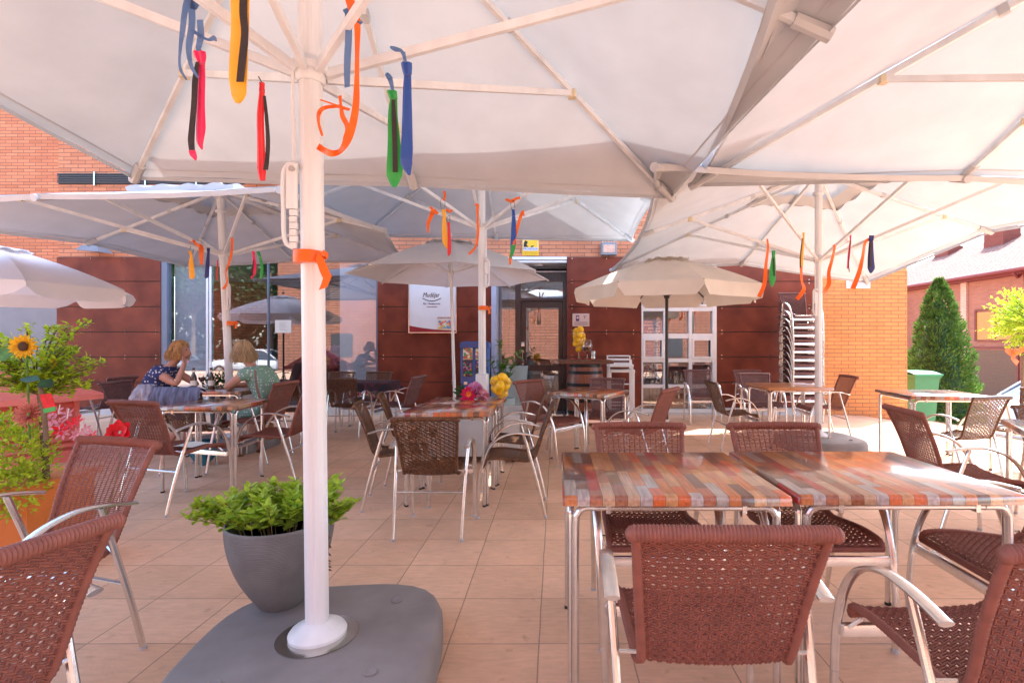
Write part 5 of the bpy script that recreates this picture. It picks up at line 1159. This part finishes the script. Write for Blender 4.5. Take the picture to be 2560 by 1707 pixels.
ribb('long twisting orange ribbon along the back left pole', 'orange_ribbon', Y, [(580, 594, 3), (580, 620, 2.5), (575, 650, 3), (565, 680, 3), (568, 705, 3), (558, 723, 3)])
# entrance umbrella
Y = 5.4; g2 = None
tie('yellow tie hanging on black elastic from the entrance umbrella', 'tie_yellow', Y, [(1109, 524, 5), (1111, 540, 4), (1111, 570, 6), (1114, 605, 8), (1117, 622, 1)], cord=[(1105, 525), (1101, 510), (1104, 496), (1112, 500), (1112, 520)])
tie('small red tie below the yellow one on the entrance umbrella', 'tie_red', Y-.03, [(1121, 556, 4), (1122, 568, 3), (1123, 595, 4), (1123, 630, 5), (1121, 640, 1)], cord=[(1118, 556), (1117, 545), (1124, 540), (1125, 555)])
tie('blue tie with an orange and green tip on the entrance umbrella', 'tie_blue', Y, [(1283, 524, 4), (1284, 540, 4), (1284, 570, 6), (1283, 610, 7), (1279, 628, 3)], cord=[(1279, 524), (1277, 510), (1284, 502), (1287, 520)], tipc=('tie_green', [(1284, 612, 6), (1281, 630, 5), (1277, 645, 2)]))
ribb('short orange ribbon on the left strut of the entrance umbrella', 'orange_ribbon', Y, [(1083, 527, 6), (1078, 540, 5), (1070, 560, 4), (1071, 582, 2)], knot=(1084, 528, 6), parts=([(1075, 518, 3), (1094, 535, 5)],))
ribb('long orange ribbon left of the entrance umbrella pole', 'orange_ribbon', Y, [(1194, 512, 4), (1194, 540, 2.5), (1195, 580, 3), (1190, 615, 3), (1172, 636, 4)], knot=(1192, 512, 4))
ribb('orange bow above the yellow tie', 'orange_ribbon', Y, [(1110, 478, 3), (1112, 490, 3), (1109, 502, 3)], parts=([(1116, 522, 3), (1124, 530, 3), (1130, 524, 3)],))
ribb('orange bow above the blue tie', 'orange_ribbon', Y, [(1264, 498, 3), (1275, 503, 4), (1280, 503, 5), (1290, 497, 3), (1300, 494, 3)])
ribb('wavy orange ribbon just right of the blue tie', 'orange_ribbon', Y, [(1308, 527, 3), (1302, 540, 4), (1293, 570, 4), (1288, 595, 3), (1282, 620, 4), (1276, 645, 4), (1275, 662, 2)], parts=([(1308, 527, 2), (1310, 540, 2)],))
# back right umbrella
Y = 5.9
ribb('orange ribbon leftmost on the back right umbrella', 'orange_ribbon', Y, [(1918, 597, 2), (1920, 620, 4), (1915, 660, 4), (1911, 710, 5), (1897, 742, 5)])
tie('green tie on the back right umbrella', 'tie_green', Y, [(1934, 627, 5), (1934, 640, 4), (1932, 670, 8), (1931, 700, 8), (1930, 717, 1)], [(1934, 645, 1.5), (1936, 690, 2)])
ribb('orange ribbon hanging from the yellow tie left of the back right pole', 'orange_ribbon', Y, [(2003, 660, 4), (2004, 700, 4), (2010, 720, 5), (2003, 735, 5), (1992, 748, 5)])
tie('narrow ochre tie left of the back right pole', 'tie_yellow', Y-.02, [(2009, 581, 3), (2009, 600, 2), (2006, 630, 3), (2004, 665, 4)], [(2006, 595, 1), (2001, 640, 1.5), (2001, 670, 1.5)], knot=False)
ribb('wavy orange ribbon right of the back right pole', 'orange_ribbon', Y, [(2084, 612, 4), (2086, 620, 4), (2080, 650, 4), (2072, 680, 4), (2072, 710, 5), (2058, 732, 5)])
tie('narrow crimson tie on the back right umbrella', 'tie_pink', Y, [(2126, 588, 3), (2126, 600, 2), (2122, 640, 3), (2119, 672, 2)], [(2127, 600, 1), (2122, 650, 1), (2123, 680, 1)], knot=False)
ribb('straight orange ribbon slanting before the wall vent', 'orange_ribbon', Y, [(2178, 596, 2), (2163, 606, 5), (2157, 640, 4), (2148, 680, 5), (2132, 722, 6)])
tie('navy blue tie with a dark zipper rightmost on the back right umbrella', 'tie_navy', Y, [(2179, 589, 7), (2178, 602, 5), (2177, 640, 8), (2178, 670, 9), (2177, 683, 2)], [(2177, 605, 2.5), (2176, 668, 3)])
# ---------------------------------------------------------------- two women
def skin_mesh(name, m, parent, verts, edges, radii, root=0, levels=2, loc=None):
    me = bpy.data.meshes.new(name); me.from_pydata([tuple(v) for v in verts], edges, []); o = bpy.data.objects.new(name, me); COL.objects.link(o); o.parent = parent
    me.materials.append(M[m]) if isinstance(m, str) else me.materials.append(m)
    md = o.modifiers.new('skin', 'SKIN'); md.use_smooth_shade = True; md.branch_smoothing = .3
    sv = me.skin_vertices[0].data
    for i, r in enumerate(radii): sv[i].radius = (r, r) if not isinstance(r, tuple) else r; sv[i].use_root = (i == root)
    o.modifiers.new('sub', 'SUBSURF').levels = levels; o.modifiers['sub'].render_levels = levels
    bpy.context.view_layer.update(); ev = o.evaluated_get(bpy.context.evaluated_depsgraph_get()); nm = bpy.data.meshes.new_from_object(ev)
    nm.materials.clear(); nm.materials.append(M[m]); nm.polygons.foreach_set('use_smooth', [True]*len(nm.polygons))
    o.modifiers.clear(); o.data = nm; o.name = name; bpy.data.meshes.remove(me); return o
def woman(label, loc, rz, dress, hair, lean, handup, hairlen):
    """sits facing local +Y; seat surface at z .46"""
    t = thing('person', label, 'person', loc, rz)
    hp = Vector((0, -.02, .54)); ch = Vector((0, .10+lean, .90)); nk = Vector((0, .15+lean*1.35, 1.04)); hd = Vector((0, .20+lean*1.5, 1.11))
    V = [hp, (hp+ch)/2+Vector((0, -.035, .01)), ch, nk, hd]; E_ = [(0, 1), (1, 2), (2, 3), (3, 4)]; Rr = [.135, .115, .115, .045, .052]
    def add(p, par, r): V.append(Vector(p)); E_.append((par, len(V)-1)); Rr.append(r); return len(V)-1
    hands = []
    for s in (-1, 1):
        k = add((s*.09, .09, .53), 0, .085); k = add((s*.12, .42, .50), k, .062); k = add((s*.12, .42-.02, .28), k, .05); k = add((s*.12, .36-.08*(s > 0), .09), k, .034); f = add((s*.13, .40-.08*(s > 0), .045), k, .032); add((s*.13, .50-.08*(s > 0), .025), f, .022)
        sh = add(ch+Vector((s*.175, 0, .045)), 2, .056)
        if s == handup:
            e = add((s*.20, .37+lean*.6, .80), sh, .042); w_ = add((s*.10, .30+lean*1.5, 1.00), e, .028); hands.append((w_, Vector((-s*.02, -.0, .07)), s))
        else:
            e = add((s*.24, .33+lean*.7, .79), sh, .042); w_ = add((s*.05, .44+lean*.8, .785), e, .028); hands.append((w_, Vector((-s*.075, .03, 0)), s))
    for (w_, d, s) in hands:
        b = V[w_]; pm = add(b+d*.55, w_, (.030, .018)); n = d.normalized(); sd = n.cross(Vector((0, 1, 0)) if abs(n.y) < .7 else Vector((1, 0, 0))).normalized()
        for q in range(4):
            k1 = add(b+d*1.0+sd*(.021*(q-1.5)), pm, .0085); L_ = (.032, .038, .036, .028)[q]; k2 = add(b+d*1.0+n*L_+sd*(.022*(q-1.5))+Vector((0, -.004, .0)), k1, .0078); add(b+d*1.0+n*(L_*1.55)+sd*(.022*(q-1.5))+Vector((0, -.014, -.004)), k2, .0068)
        k1 = add(b+d*.45+sd*.030, pm, .010); add(b+d*.8+sd*.046, k1, .0085)
    body = skin_mesh('body', 'skin', t, V, E_, Rr)
    # head with face, merged with the neck
    c = hd+Vector((0, .02, .075)); m = MB(); n, mm = 20, 14; vs = []
    for i in range(mm+1):
        ph = pi*i/mm
        for k in range(n):
            th = 2*pi*k/n; x = .074*sin(ph)*cos(th); y = .092*sin(ph)*sin(th); z = -.115*cos(ph)
            if z < 0: x *= 1+z*2.2; y *= 1+z*.9; y += -z*.12
            if y > .05 and abs(x) < .02: 
                if -.03 < z < .012: y += .018*(1-abs(x)/.02)*(1-(z+.03)/.05)+.004
                if -.07 < z < -.045: y += .007
            if y > .05 and .012 < z < .035 and .015 < abs(x) < .05: y -= .008
            vs.append((c.x+x, c.y+y, c.z+z))
    fs = [(i*n+k, i*n+(k+1) % n, (i+1)*n+(k+1) % n, (i+1)*n+k) for i in range(mm) for k in range(n)]
    m.add(vs, fs)
    for s in (-1, 1): m.ball((c.x+s*.074, c.y-.005, c.z), .018, 8, (.4, .7, 1.2))
    m.build('head', 'skin', body)
    m = MB(); [m.ball((c.x+s*.03, c.y+.078, c.z+.015), .0095, 8, (1.2, .6, .7)) for s in (-1, 1)]; m.build('eyes', 'eye_dark', body)
    m = MB(); m.tube([(c.x-.022, c.y+.088, c.z-.052), (c.x, c.y+.096, c.z-.053), (c.x+.022, c.y+.088, c.z-.052)], [.003, .006, .003], 6); m.build('mouth', 'lips', body)
    # hair: wavy shell with strands
    m = MB(); n = 48; L_ = hairlen; rows = []
    for i in range(17):
        v = i/16; ring = []
        for k in range(n):
            th = 2*pi*k/n; front = max(0, sin(th)); 
            if v < .45: ph = pi*.5*(v/.45); r = .092*sin(ph)**.8; z = .128*cos(ph)
            else: r = .092+.012*sin((v-.45)*5); z = -(v-.45)/.55*L_
            lim = .055 if front > .55 else -9; zz = max(z, lim) if front > .55 else z
            wv = 1+.05*sin(th*11+v*3)+.03*sin(th*23)
            ring.append((c.x+r*wv*cos(th), c.y-.008+r*wv*sin(th)*1.12-.01*v, c.z+zz))
        rows += ring
    fs = [(i*n+k, i*n+(k+1) % n, (i+1)*n+(k+1) % n, (i+1)*n+k) for i in range(16) for k in range(n)]
    m.add(rows, fs); hr = m.build('hair', hair, body)
    m = MB(); r0 = random.Random(len(label))
    for q in range(260):
        th = r0.uniform(0, 2*pi); front = sin(th) > .5; L2 = hairlen*r0.uniform(.6, 1.25); P = []
        o1 = r0.uniform(.0, .014); dr_ = r0.gauss(0, .10)
        for i in range(9):
            v = i/8
            if v < .45: ph = pi*.5*(v/.45); r = .096*sin(ph)**.8; z = .131*cos(ph)
            else: r = .100+o1+.012*sin((v-.45)*5); z = -(v-.45)/.55*L2
            if front and z < .055: break
            a_ = th+dr_*v+.05*sin(v*9+q); P.append((c.x+(r+o1*v)*cos(a_), c.y-.008+(r+o1*v)*sin(a_)*1.12-.01*v, c.z+z))
        if len(P) > 2: m.tube(P, [.0035*(1-.6*i/len(P)) for i in range(len(P))], 4, False)
    m.build('hair_strands', hair, hr)
    # dress: bodice with short sleeves + skirt
    Vd = [hp+Vector((0, 0, -.01)), V[1], ch, ch+Vector((0, .035, .085))]; Ed = [(0, 1), (1, 2), (2, 3)]; Rd = [.165, .155, .175, .135]
    for s in (-1, 1):
        Vd.append(ch+Vector((s*.16, 0, .055))); Ed.append((2, len(Vd)-1)); Rd.append(.092); q = len(Vd)-1; Vd.append(ch+Vector((s*.22, .08, -.02))); Ed.append((q, len(Vd)-1)); Rd.append(.072)
        Vd.append(Vector((s*.085, .12, .535))); Ed.append((0, len(Vd)-1)); Rd.append(.118); q = len(Vd)-1; Vd.append(Vector((s*.11, .40, .50))); Ed.append((q, len(Vd)-1)); Rd.append(.10)
        q = len(Vd)-1; Vd.append(Vector((s*.09, .44, .34))); Ed.append((q, len(Vd)-1)); Rd.append(.085)
    skin_mesh('dress', dress, body, Vd, Ed, Rd)
    m = MB()
    for s in (-1, 1): y = .45-.08*(s > 0); m.add(*(lambda b: (b.v, b.f))(MB().bevbox(s*.13-.04, s*.13+.04, y-.12, y+.11, 0, .022, .008)))
    m.build('sandals', 'leather', body)
    return t
woman('woman with ginger bobbed hair in a blue dotted dress, hand to her face', (-4.82, 6.12, .0), R(-82), 'dress_blue', 'hair_ginger', .10, 1, .10)
woman('woman with blonde shoulder hair in a green dotted dress, leaning on the table', (-3.2, 5.95, .0), R(82), 'dress_green', 'hair_blonde', .14, 0, .13)
# their things
t = thing('shoulder_bag', 'brown leather bag strap worn across the green dress', 'bag', (-3.22, 5.8, .4)); m = MB(); m.ribbon([(Vector(p), (.012, 0, .004)) for p in smooth_path([(-.10, -.06, .58), (-.06, -.10, .40), (.02, -.12, .15), (.06, -.14, .0)], 5)], .004); m.build('strap', 'leather', t); MB().bevbox(-.02, .16, -.22, -.14, -.16, .02, .02).build('bag_body', 'leather', t)
t = thing('denim_jacket', 'faded denim jacket hung over the back of a dark wicker chair', 'jacket', (-3.63, 4.99, .0)); m = MB()
def jk(u, v):
    x = (u-.5)*.46; z = .86-.30*v if v < .75 else .635-.02*(v-.75); y = -.02-.035*sin(pi*min(1, v*1.4))-.02*sin(u*24+v*3)*v
    return (x+.015*sin(v*9), y, z)
m.grid(jk, 30, 12); m.grid(lambda u, v: ((u-.5)*.46, -.02+.10*v, .86+.012*sin(u*17)-.05*v*v), 24, 5); m.build('cloth', 'denim', t)
t = thing('plastic_bag', 'crumpled translucent lilac bag beside the denim jacket', 'bag', (-3.98, 5.05, .58)); m = MB()
def pb(u, v):
    th = 2*pi*u; r = (.13*sin(pi*(.12+.8*v))**.6)*(1+.14*sin(th*7+v*6)+.08*sin(th*13-v*9)); return (r*cos(th), r*.7*sin(th), .30*v)
m.grid(pb, 48, 12); m.build('bag_body', 'lavender_film', t, ang=20)
t = thing('carrier_bag', 'teal bag on the floor under the table of the two women', 'bag', (-3.7, 5.45, 0)); m = MB()
m.grid(lambda u, v: ((.13*sin(pi*(.1+.6*v))*(1+.1*sin(12*pi*u)))*cos(2*pi*u), (.10*sin(pi*(.1+.6*v))*(1+.1*sin(12*pi*u)))*sin(2*pi*u), .26*v), 36, 8); m.build('bag_body', 'teal_bag', t, ang=25)
def bottle(label, x, y, z):
    t = thing('beer_bottle', label, 'bottle', (x, y, z)); MB().lathe([(0, 0), (.030, 0), (.032, .01), (.032, .135), (.026, .16), (.0135, .19), (.013, .235), (.015, .237), (.015, .25), (0, .25)], 22).build('bottle_body', 'bottle_brown', t)
    MB().lathe([(.0328, .045), (.0328, .105)], 22).build('bottle_label', 'paper', t); MB().lathe([(.0145, .20), (.0142, .222)], 18).build('neck_label', 'paper', t)
bottle('brown beer bottle near the woman in blue, the left of the two on the table', gx(484, 5.95), 5.95, .745); bottle('brown beer bottle in the middle of the table, the right of the two', gx(528, 5.98), 5.98, .745)
def wineglass(label, x, y, z):
    t = thing('wine_glass', label, 'glass', (x, y, z)); MB().lathe([(.032, 0), (.033, .003), (.005, .008), (.004, .075), (.02, .09), (.037, .12), (.038, .145), (.031, .185)], 22).build('glass_bowl', 'drink_glass', t); MB().lathe([(0, .088), (.019, .09), (.035, .118), (.036, .138), (0, .138)], 20).build('wine', 'wine', t)
wineglass('glass of dark wine between the two beer bottles', gx(505, 6.02), 6.02, .745); wineglass('glass of dark wine held up before the woman in green', -3.56, 6.0, .86)
t = thing('potted_plant', 'small dark green bush in a pot behind the table of the two women', 'plant', (gx(556, 6.9), 6.9, .0)); MB().lathe([(.12, 0), (.15, .6), (0, .6)], 22).build('pot', 'dark_grey', t); m = MB(); leaves_sphere(m, (-.05, 0, .74), .15, 500, .045, .025, .5, .3, 8, (1.5, 1, 1)); m.build('foliage', 'leaf_dark', t)
# napkin paper on empty table chair
t = thing('paper_menu', 'white paper lying on the seat of the chair with the red flower', 'paper', (-2.95, 4.2, .462)); MB().grid(lambda u, v: ((u-.5)*.16, (v-.5)*.2, .006*sin(u*5)), 5, 4).build('sheet', 'paper', t)
# ---------------------------------------------------------------- right side: bin, conifer, ball tree, house, car
xb, yb = 6.93, 10.0; t = thing('wheelie_bin', 'green wheeled rubbish bin beside the brick corner', 'bin', (xb, yb, ground_z(xb, yb)-.02)); m = MB()
hb = 1.0; m.add([(-.19, -.24, .06), (.19, -.24, .06), (.19, .24, .06), (-.19, .24, .06), (-.23, -.30, hb-.1), (.23, -.30, hb-.1), (.23, .30, hb-.1), (-.23, .30, hb-.1)], [(0, 3, 2, 1), (0, 1, 5, 4), (1, 2, 6, 5), (2, 3, 7, 6), (3, 0, 4, 7), (4, 5, 6, 7)]); m.box(-.25, .25, -.32, .30, hb-.13, hb-.07); m.build('bin_body', 'bin_green', t)
m = MB(); m.grid(lambda u, v: (-.255+.51*u, -.34+.66*v, hb-.065+.055*sin(pi*min(1, max(0, v)))+.01*sin(pi*u)), 10, 10); m.box(-.255, .255, -.36, -.33, hb-.085, hb-.055); m.build('lid', 'bin_lid', t); m = MB(); m.tube([(-.24, .30, hb-.03), (.24, .30, hb-.03)], .016, 8); m.build('handle', 'bin_lid', t)
m = MB(); [m.tube([(s*.20-.02, .22, .09), (s*.20+.02, .22, .09)], .09, 16) for s in (-1, 1)]; m.build('wheel', 'tyre', t)
xt, yt = 8.55, 11.6; zt0 = ground_z(xt, yt); t = thing('conifer', 'dense dark green cone-shaped conifer beside the brick corner', 'tree', (xt, yt, zt0)); m = MB(); r0 = random.Random(5); Ht = gz(700, yt)-zt0; m2 = MB(); m2.lathe([(.62, .05), (.60, .3), (.42, Ht*.4), (.22, Ht*.72), (.02, Ht*.9)], 24); m2.build('inner_twigs', 'leaf_dark', t)
for i in range(15000):
    u = r0.random()**1.25; z = u*Ht; rmax = .80*(1-u)**.72*(1+.07*sin(u*31)+.05*sin(u*57))+.03; th = r0.uniform(0, 2*pi); rr = rmax*(1+.10*sin(th*5+u*9)+.06*sin(th*11-u*17))*(1-.30*r0.random()**2)
    p = Vector((rr*cos(th), rr*sin(th), z)); m.leaf(p, (cos(th)+r0.gauss(0, .45), sin(th)+r0.gauss(0, .45), 1.1+r0.gauss(0, .5)), (r0.gauss(0, 1), r0.gauss(0, 1), .3), r0.uniform(.05, .10), r0.uniform(.018, .035))
m.build('crown', 'leaf_yew', t); MB().tube([(0, 0, 0), (0, 0, Ht*.8)], [.06, .01], 8).build('trunk', 'bark', t)
xt, yt = 8.55, 9.3; zt0 = ground_z(xt, yt); t = thing('ball_tree', 'lime green ball-headed tree on a thin stem with an orange bow', 'tree', (xt, yt, zt0)); m = MB(); s = MB(); r0 = random.Random(6); zc = gz(795, yt)-zt0; xo = .12
s.tube(smooth_path([(-.2, 0, 0), (-.21, 0, .7), (-.19, 0, zc-.4)], 5), .028, 8)
for i in range(420):
    d = Vector((r0.gauss(0, 1), r0.gauss(0, 1), r0.gauss(0, .85))).normalized(); L_ = r0.uniform(.45, .72)
    if d.x < -.3 and r0.random() < .5: L_ *= 1.22
    e = Vector((xo, 0, zc))+Vector((d.x*1.1, d.y*1.1, d.z))*L_; b0 = Vector((xo, 0, zc-.1))+Vector((d.x, d.y, d.z))*L_*.3
    if i % 3 == 0: s.tube([b0, e], [.006, .002], 4)
    for j in range(22):
        u = .35+.65*j/22; p = b0.lerp(e, u); m.leaf(p, (d+Vector((r0.gauss(0, .8), r0.gauss(0, .8), r0.gauss(.0, .6)))), (r0.gauss(0, 1), r0.gauss(0, 1), 1), r0.uniform(.04, .07), r0.uniform(.02, .035))
m.build('crown', 'leaf_bright', t); s.build('trunk', 'bark', t)
ribb('large orange bow tied under the ball tree crown', 'orange_ribbon', 8.9, [(2515, 872, 5), (2525, 880, 11), (2540, 880, 6), (2562, 872, 8), (2590, 868, 8)], knot=(2540, 880, 9), parts=([(2540, 880, 6), (2532, 895, 9), (2545, 908, 7)],))
# house
t = thing('brick_house', 'two-storey pink brick house with a pale tiled roof and roller shutters', 'house', (17, 0, -1.25)); ze = 3.98+1.25
m = MB(); m.box(0, 9, 8, 25.4, 0, ze-.05); m.build('wall', 'brick_pink', t, smooth=False); MB().box(-.08, -.003, 21.45, 21.75, 0, ze-.1).build('downpipe', 'brick_house', t, smooth=False)
MB().box(-1.2, 9, 25.6, 40, 0, ze-.6).build('wall', 'brick_house', t, smooth=False)
def rooffn(x0, x1, y0, y1, z0, z1):
    return lambda u, v: (lerp(x0, x1, v), lerp(y0, y1, u), lerp(z0, z1, v)+.03*abs(sin(u*(y1-y0)/.22*pi))+.028*((v*16) % 1.0))
rf = MB(); rf.grid(rooffn(-.55, 4.0, 7.5, 28, ze-.05, ze+2.2), 520, 48); mat('roof_tile', (.25, .125, .095), .85, var=.3, vscale=9); rf = rf.build('roof', 'roof_tile', t, smooth=False)
MB().box(-.35, 4, 7.5, 28, ze-.22, ze-.12).build('eave', 'red_gutter', t, smooth=False)
m = MB(); m.tube([(-.60, 7.5, ze-.08), (-.60, 28, ze-.08)], .075, 10); m.tube(smooth_path([(-.6, 18.7, ze-.1), (-.4, 18.7, ze-.35), (-.12, 18.7, ze-.5), (-.1, 18.7, 0)], 5), .05, 10); m.build('gutter', 'red_gutter', t)
for (y0, y1, z0, z1, mm, nm) in ((19.2, 21.0, 2.65, 3.8, 'roller_shutter', 'window'), (22.35, 23.7, 2.55, 3.65, 'roller_shutter', 'window'), (19.15, 21.15, 0, 2.3, 'garage_brown', 'garage_door')):
    wq = MB(); 
    for k in range(int((z1-z0)/.055)): wq.box(-.012, -.004, y0, y1, z0+k*.055, z0+k*.055+.050)
    o = wq.build(nm, mm, t, smooth=False); fr = MB(); fr.box(-.05, -.002, y0-.08, y0, z0-.06, z1+.08); fr.box(-.05, -.002, y1, y1+.08, z0-.06, z1+.08); fr.box(-.05, -.002, y0, y1, z1, z1+.08); fr.box(-.06, -.002, y0, y1, z0-.06, z0-.0)
    if nm == 'window': fr.box(-.03, -.013, (y0+y1)/2-.03, (y0+y1)/2+.03, z0, z1)
    fr.build('frame', 'brick_red', o, smooth=False)
for (px0, px1, py0, py1, X) in ((2476, 2534, 573, 622, 20.3), (2348, 2394, 618, 650, 20.5)):
    y = X*F/((px0+px1)/2-CX); hw = (px1-px0)/2/F*y; z0, z1 = gz(py1, y)+1.25-.6, gz(py0, y)+1.25; ch = MB().box(X-17-.4, X-17+.4, y-hw, y+hw, z0, z1).build('chimney', 'brick_red', rf, smooth=False)
    m = MB(); [m.box(X-17-.3, X-17+.3, y+hw*s-.22, y+hw*s+.22, z1+.02+k*.12, z1+.08+k*.12) for s in (-.5, .5) for k in range(3)]; m.build('chimney_cap', 'dark_grey', t, smooth=False)
def car(label, x, y, rz, body='car_white', z=None):
    t = thing('parked_car', label, 'car', (x, y, ground_z(x, y) if z is None else z), rz); m = MB(); n = 24
    sec = [(-2.15, .50, .62, .70), (-2.1, .35, .80, .78), (-1.6, .28, .93, .86), (-.95, .26, 1.0, .88), (0, .25, 1.0, .89), (1.0, .25, .98, .89), (1.8, .28, .95, .86), (2.1, .36, .86, .80), (2.15, .5, .7, .72)]
    vs = []
    for (X, z0, z1, hw) in sec:
        for k in range(n):
            th = 2*pi*k/n; c, s_ = cos(th), sin(th); e = .38; yy = hw*math.copysign(abs(c)**e, c); zz = (z0+z1)/2+(z1-z0)/2*math.copysign(abs(s_)**(.5), s_); vs.append((X, yy, zz))
    fs = [(i*n+k, i*n+(k+1) % n, (i+1)*n+(k+1) % n, (i+1)*n+k) for i in range(len(sec)-1) for k in range(n)]+[tuple(range(n-1, -1, -1)), tuple((len(sec)-1)*n+k for k in range(n))]
    m.add(vs, fs); m.build('body', body, t, ang=40)
    cab = [(-1.05, .93, .76), (-.35, 1.40, .62), (.25, 1.47, .62), (1.0, 1.42, .62), (1.75, .95, .74)]
    m = MB(); vs = [(X, s*hw, z) for X, z, hw in cab for s in (-1, 1)]+[(X, s*.80, .90) for X in (-1.05, -.35, .25, 1.0, 1.75) for s in (-1, 1)]
    fs = [(2*i, 2*i+1, 2*i+3, 2*i+2) for i in range(4)]+[(2*i, 2*i+2, 12+2*i, 10+2*i) for i in range(4)]+[(2*i+1, 11+2*i, 13+2*i, 2*i+3) for i in range(4)]
    m.add(vs, fs); m.build('windows', 'car_glass', t, smooth=False)
    m = MB(); [m.tube(smooth_path([(X, s*hw, z+.005) for X, z, hw in cab], 4), .035, 6) for s in (-1, 1)]; m.box(-.35, 1.0, -.6, .6, 1.40, 1.475); [m.tube([(.32, s*.63, 1.44), (.30, s*.79, .93)], .03, 6) for s in (-1, 1)]; m.build('roof', body, t)
    for X in (-1.35, 1.35):
        for s in (-1, 1):
            w_ = MB().tube([(X, s*.70, .31), (X, s*.90, .31)], .31, 24).build('wheel', 'tyre', t); MB().lathe([(0, 0), (.19, 0), (.20, .012), (.0, .02)], 20).build('rim', 'steel', w_).matrix_local = Matrix.Translation((X, s*.90, .31)) @ Matrix.Rotation(-s*pi/2, 4, 'X')
    for s in (-1, 1): MB().ball((-2.02, s*.62, .66), .12, 10, (.8, 1.2, .7)).build('headlight', 'drink_glass', t); MB().ball((-.75, s*.93, .98), .09, 8, (.7, 1, .7)).build('wing_mirror', body, t); MB().ball((2.08, s*.66, .75), .10, 8, (.5, 1, .9)).build('tail_light', 'petal_red', t)
    return t
car('pale blue-white car parked below the ball tree', 14.1, 14.6, 0)
# the far side of the square, which the restaurant's glass reflects
car('white car across the road, mirrored in the big window', -17.6, -11.5, R(0)); car('silver car across the road, mirrored in the big window', -23.2, -11.8, R(0), 'steel')
t = thing('facing_building', 'pink brick building across the road, seen only as a reflection in the glass', 'building', (-15.6, -10.5, -.7)); MB().box(0, 30, -6, 0, 0, 8.5).build('wall', 'brick_facing', t, smooth=False)
m = MB(); [m.box(x, x+1.2, .0, .03, z, z+1.3) for x in (3, 21.5, 26) for z in (1.2, 4.4)]; m.build('window', 'dark_grey', t, smooth=False)
def tree(label, x, y, h, r, seed):
    z0 = ground_z(x, y); t = thing('street_tree', label, 'tree', (x, y, z0), 0, 'leafy street trees across the road'); r0 = random.Random(seed); m = MB(); s = MB(); s.tube([(0, 0, 0), (.05, 0, h*.4), (0, 0, h*.75)], [.16, .12, .05], 8)
    for b in range(26):
        d = Vector((r0.gauss(0, 1), r0.gauss(0, 1), r0.gauss(.1, .7))).normalized(); c = Vector((0, 0, h*.68))+Vector((d.x*r, d.y*r, d.z*r*.8))*.62; s.tube([(0, 0, h*.45), c], [.05, .015], 5)
        leaves_sphere(m, c, r*.42, 150, .28, .17, .2, .3, seed*50+b)
    m.build('crown', 'leaf_dark', t); s.build('trunk', 'bark', t)
tree('street tree across the road, leftmost in the reflection', -27.5, -14.6, 7.0, 2.6, 1); tree('street tree across the road behind the white car', -18.2, -14.5, 8.5, 3.2, 2); tree('street tree across the road nearest the brick building', -22.8, -14, 8.0, 2.5, 3)
t = thing('hedge', 'tall dark hedge across the road, mirrored in the big window', 'hedge', (-26, -16.5, -.6)); m = MB(); r0 = random.Random(77)
for i in range(20000): m.leaf((r0.uniform(-14, 11), r0.uniform(-.6, .6), r0.uniform(0, 9.5)), (r0.gauss(0, 1), .6, r0.gauss(0, 1)), (0, 0, 1), .5, .34)
m.build('foliage', 'leaf_dark', t)
# a few red chairs and tables inside behind the gridded window
t = thing('indoor_table', 'dark table inside behind the white gridded window', 'table', (2.0, YF+1.2, 0)); MB().box(-.6, .6, -.35, .35, .71, .75).build('tabletop', 'chair_red', t, smooth=False); m = MB(); [m.tube([(sx*.5, sy*.3, 0), (sx*.5, sy*.3, .71)], .02, 6) for sx in (-1, 1) for sy in (-1, 1)]; m.build('leg', 'dark_grey', t)
for k, lab in enumerate(('red chair left behind the white gridded window', 'red chair in the middle behind the white gridded window', 'red chair right behind the white gridded window')):
    t = thing('indoor_chair', lab, 'chair', (1.65+k*.5, YF+.7, 0), 0, 'red chairs inside the restaurant'); MB().bevbox(-.2, .2, -.2, .2, .42, .46, .01).build('seat', 'chair_red', t); MB().bevbox(-.19, .19, .17, .2, .6, .86, .008).build('backrest', 'chair_red', t)
    m = MB(); [m.tube([(sx*.18, sy*.18, 0), (sx*.18, sy*.18, .42 if sy < 0 else .8)], .012, 6) for sx in (-1, 1) for sy in (-1, 1)]; m.build('leg', 'dark_grey', t)
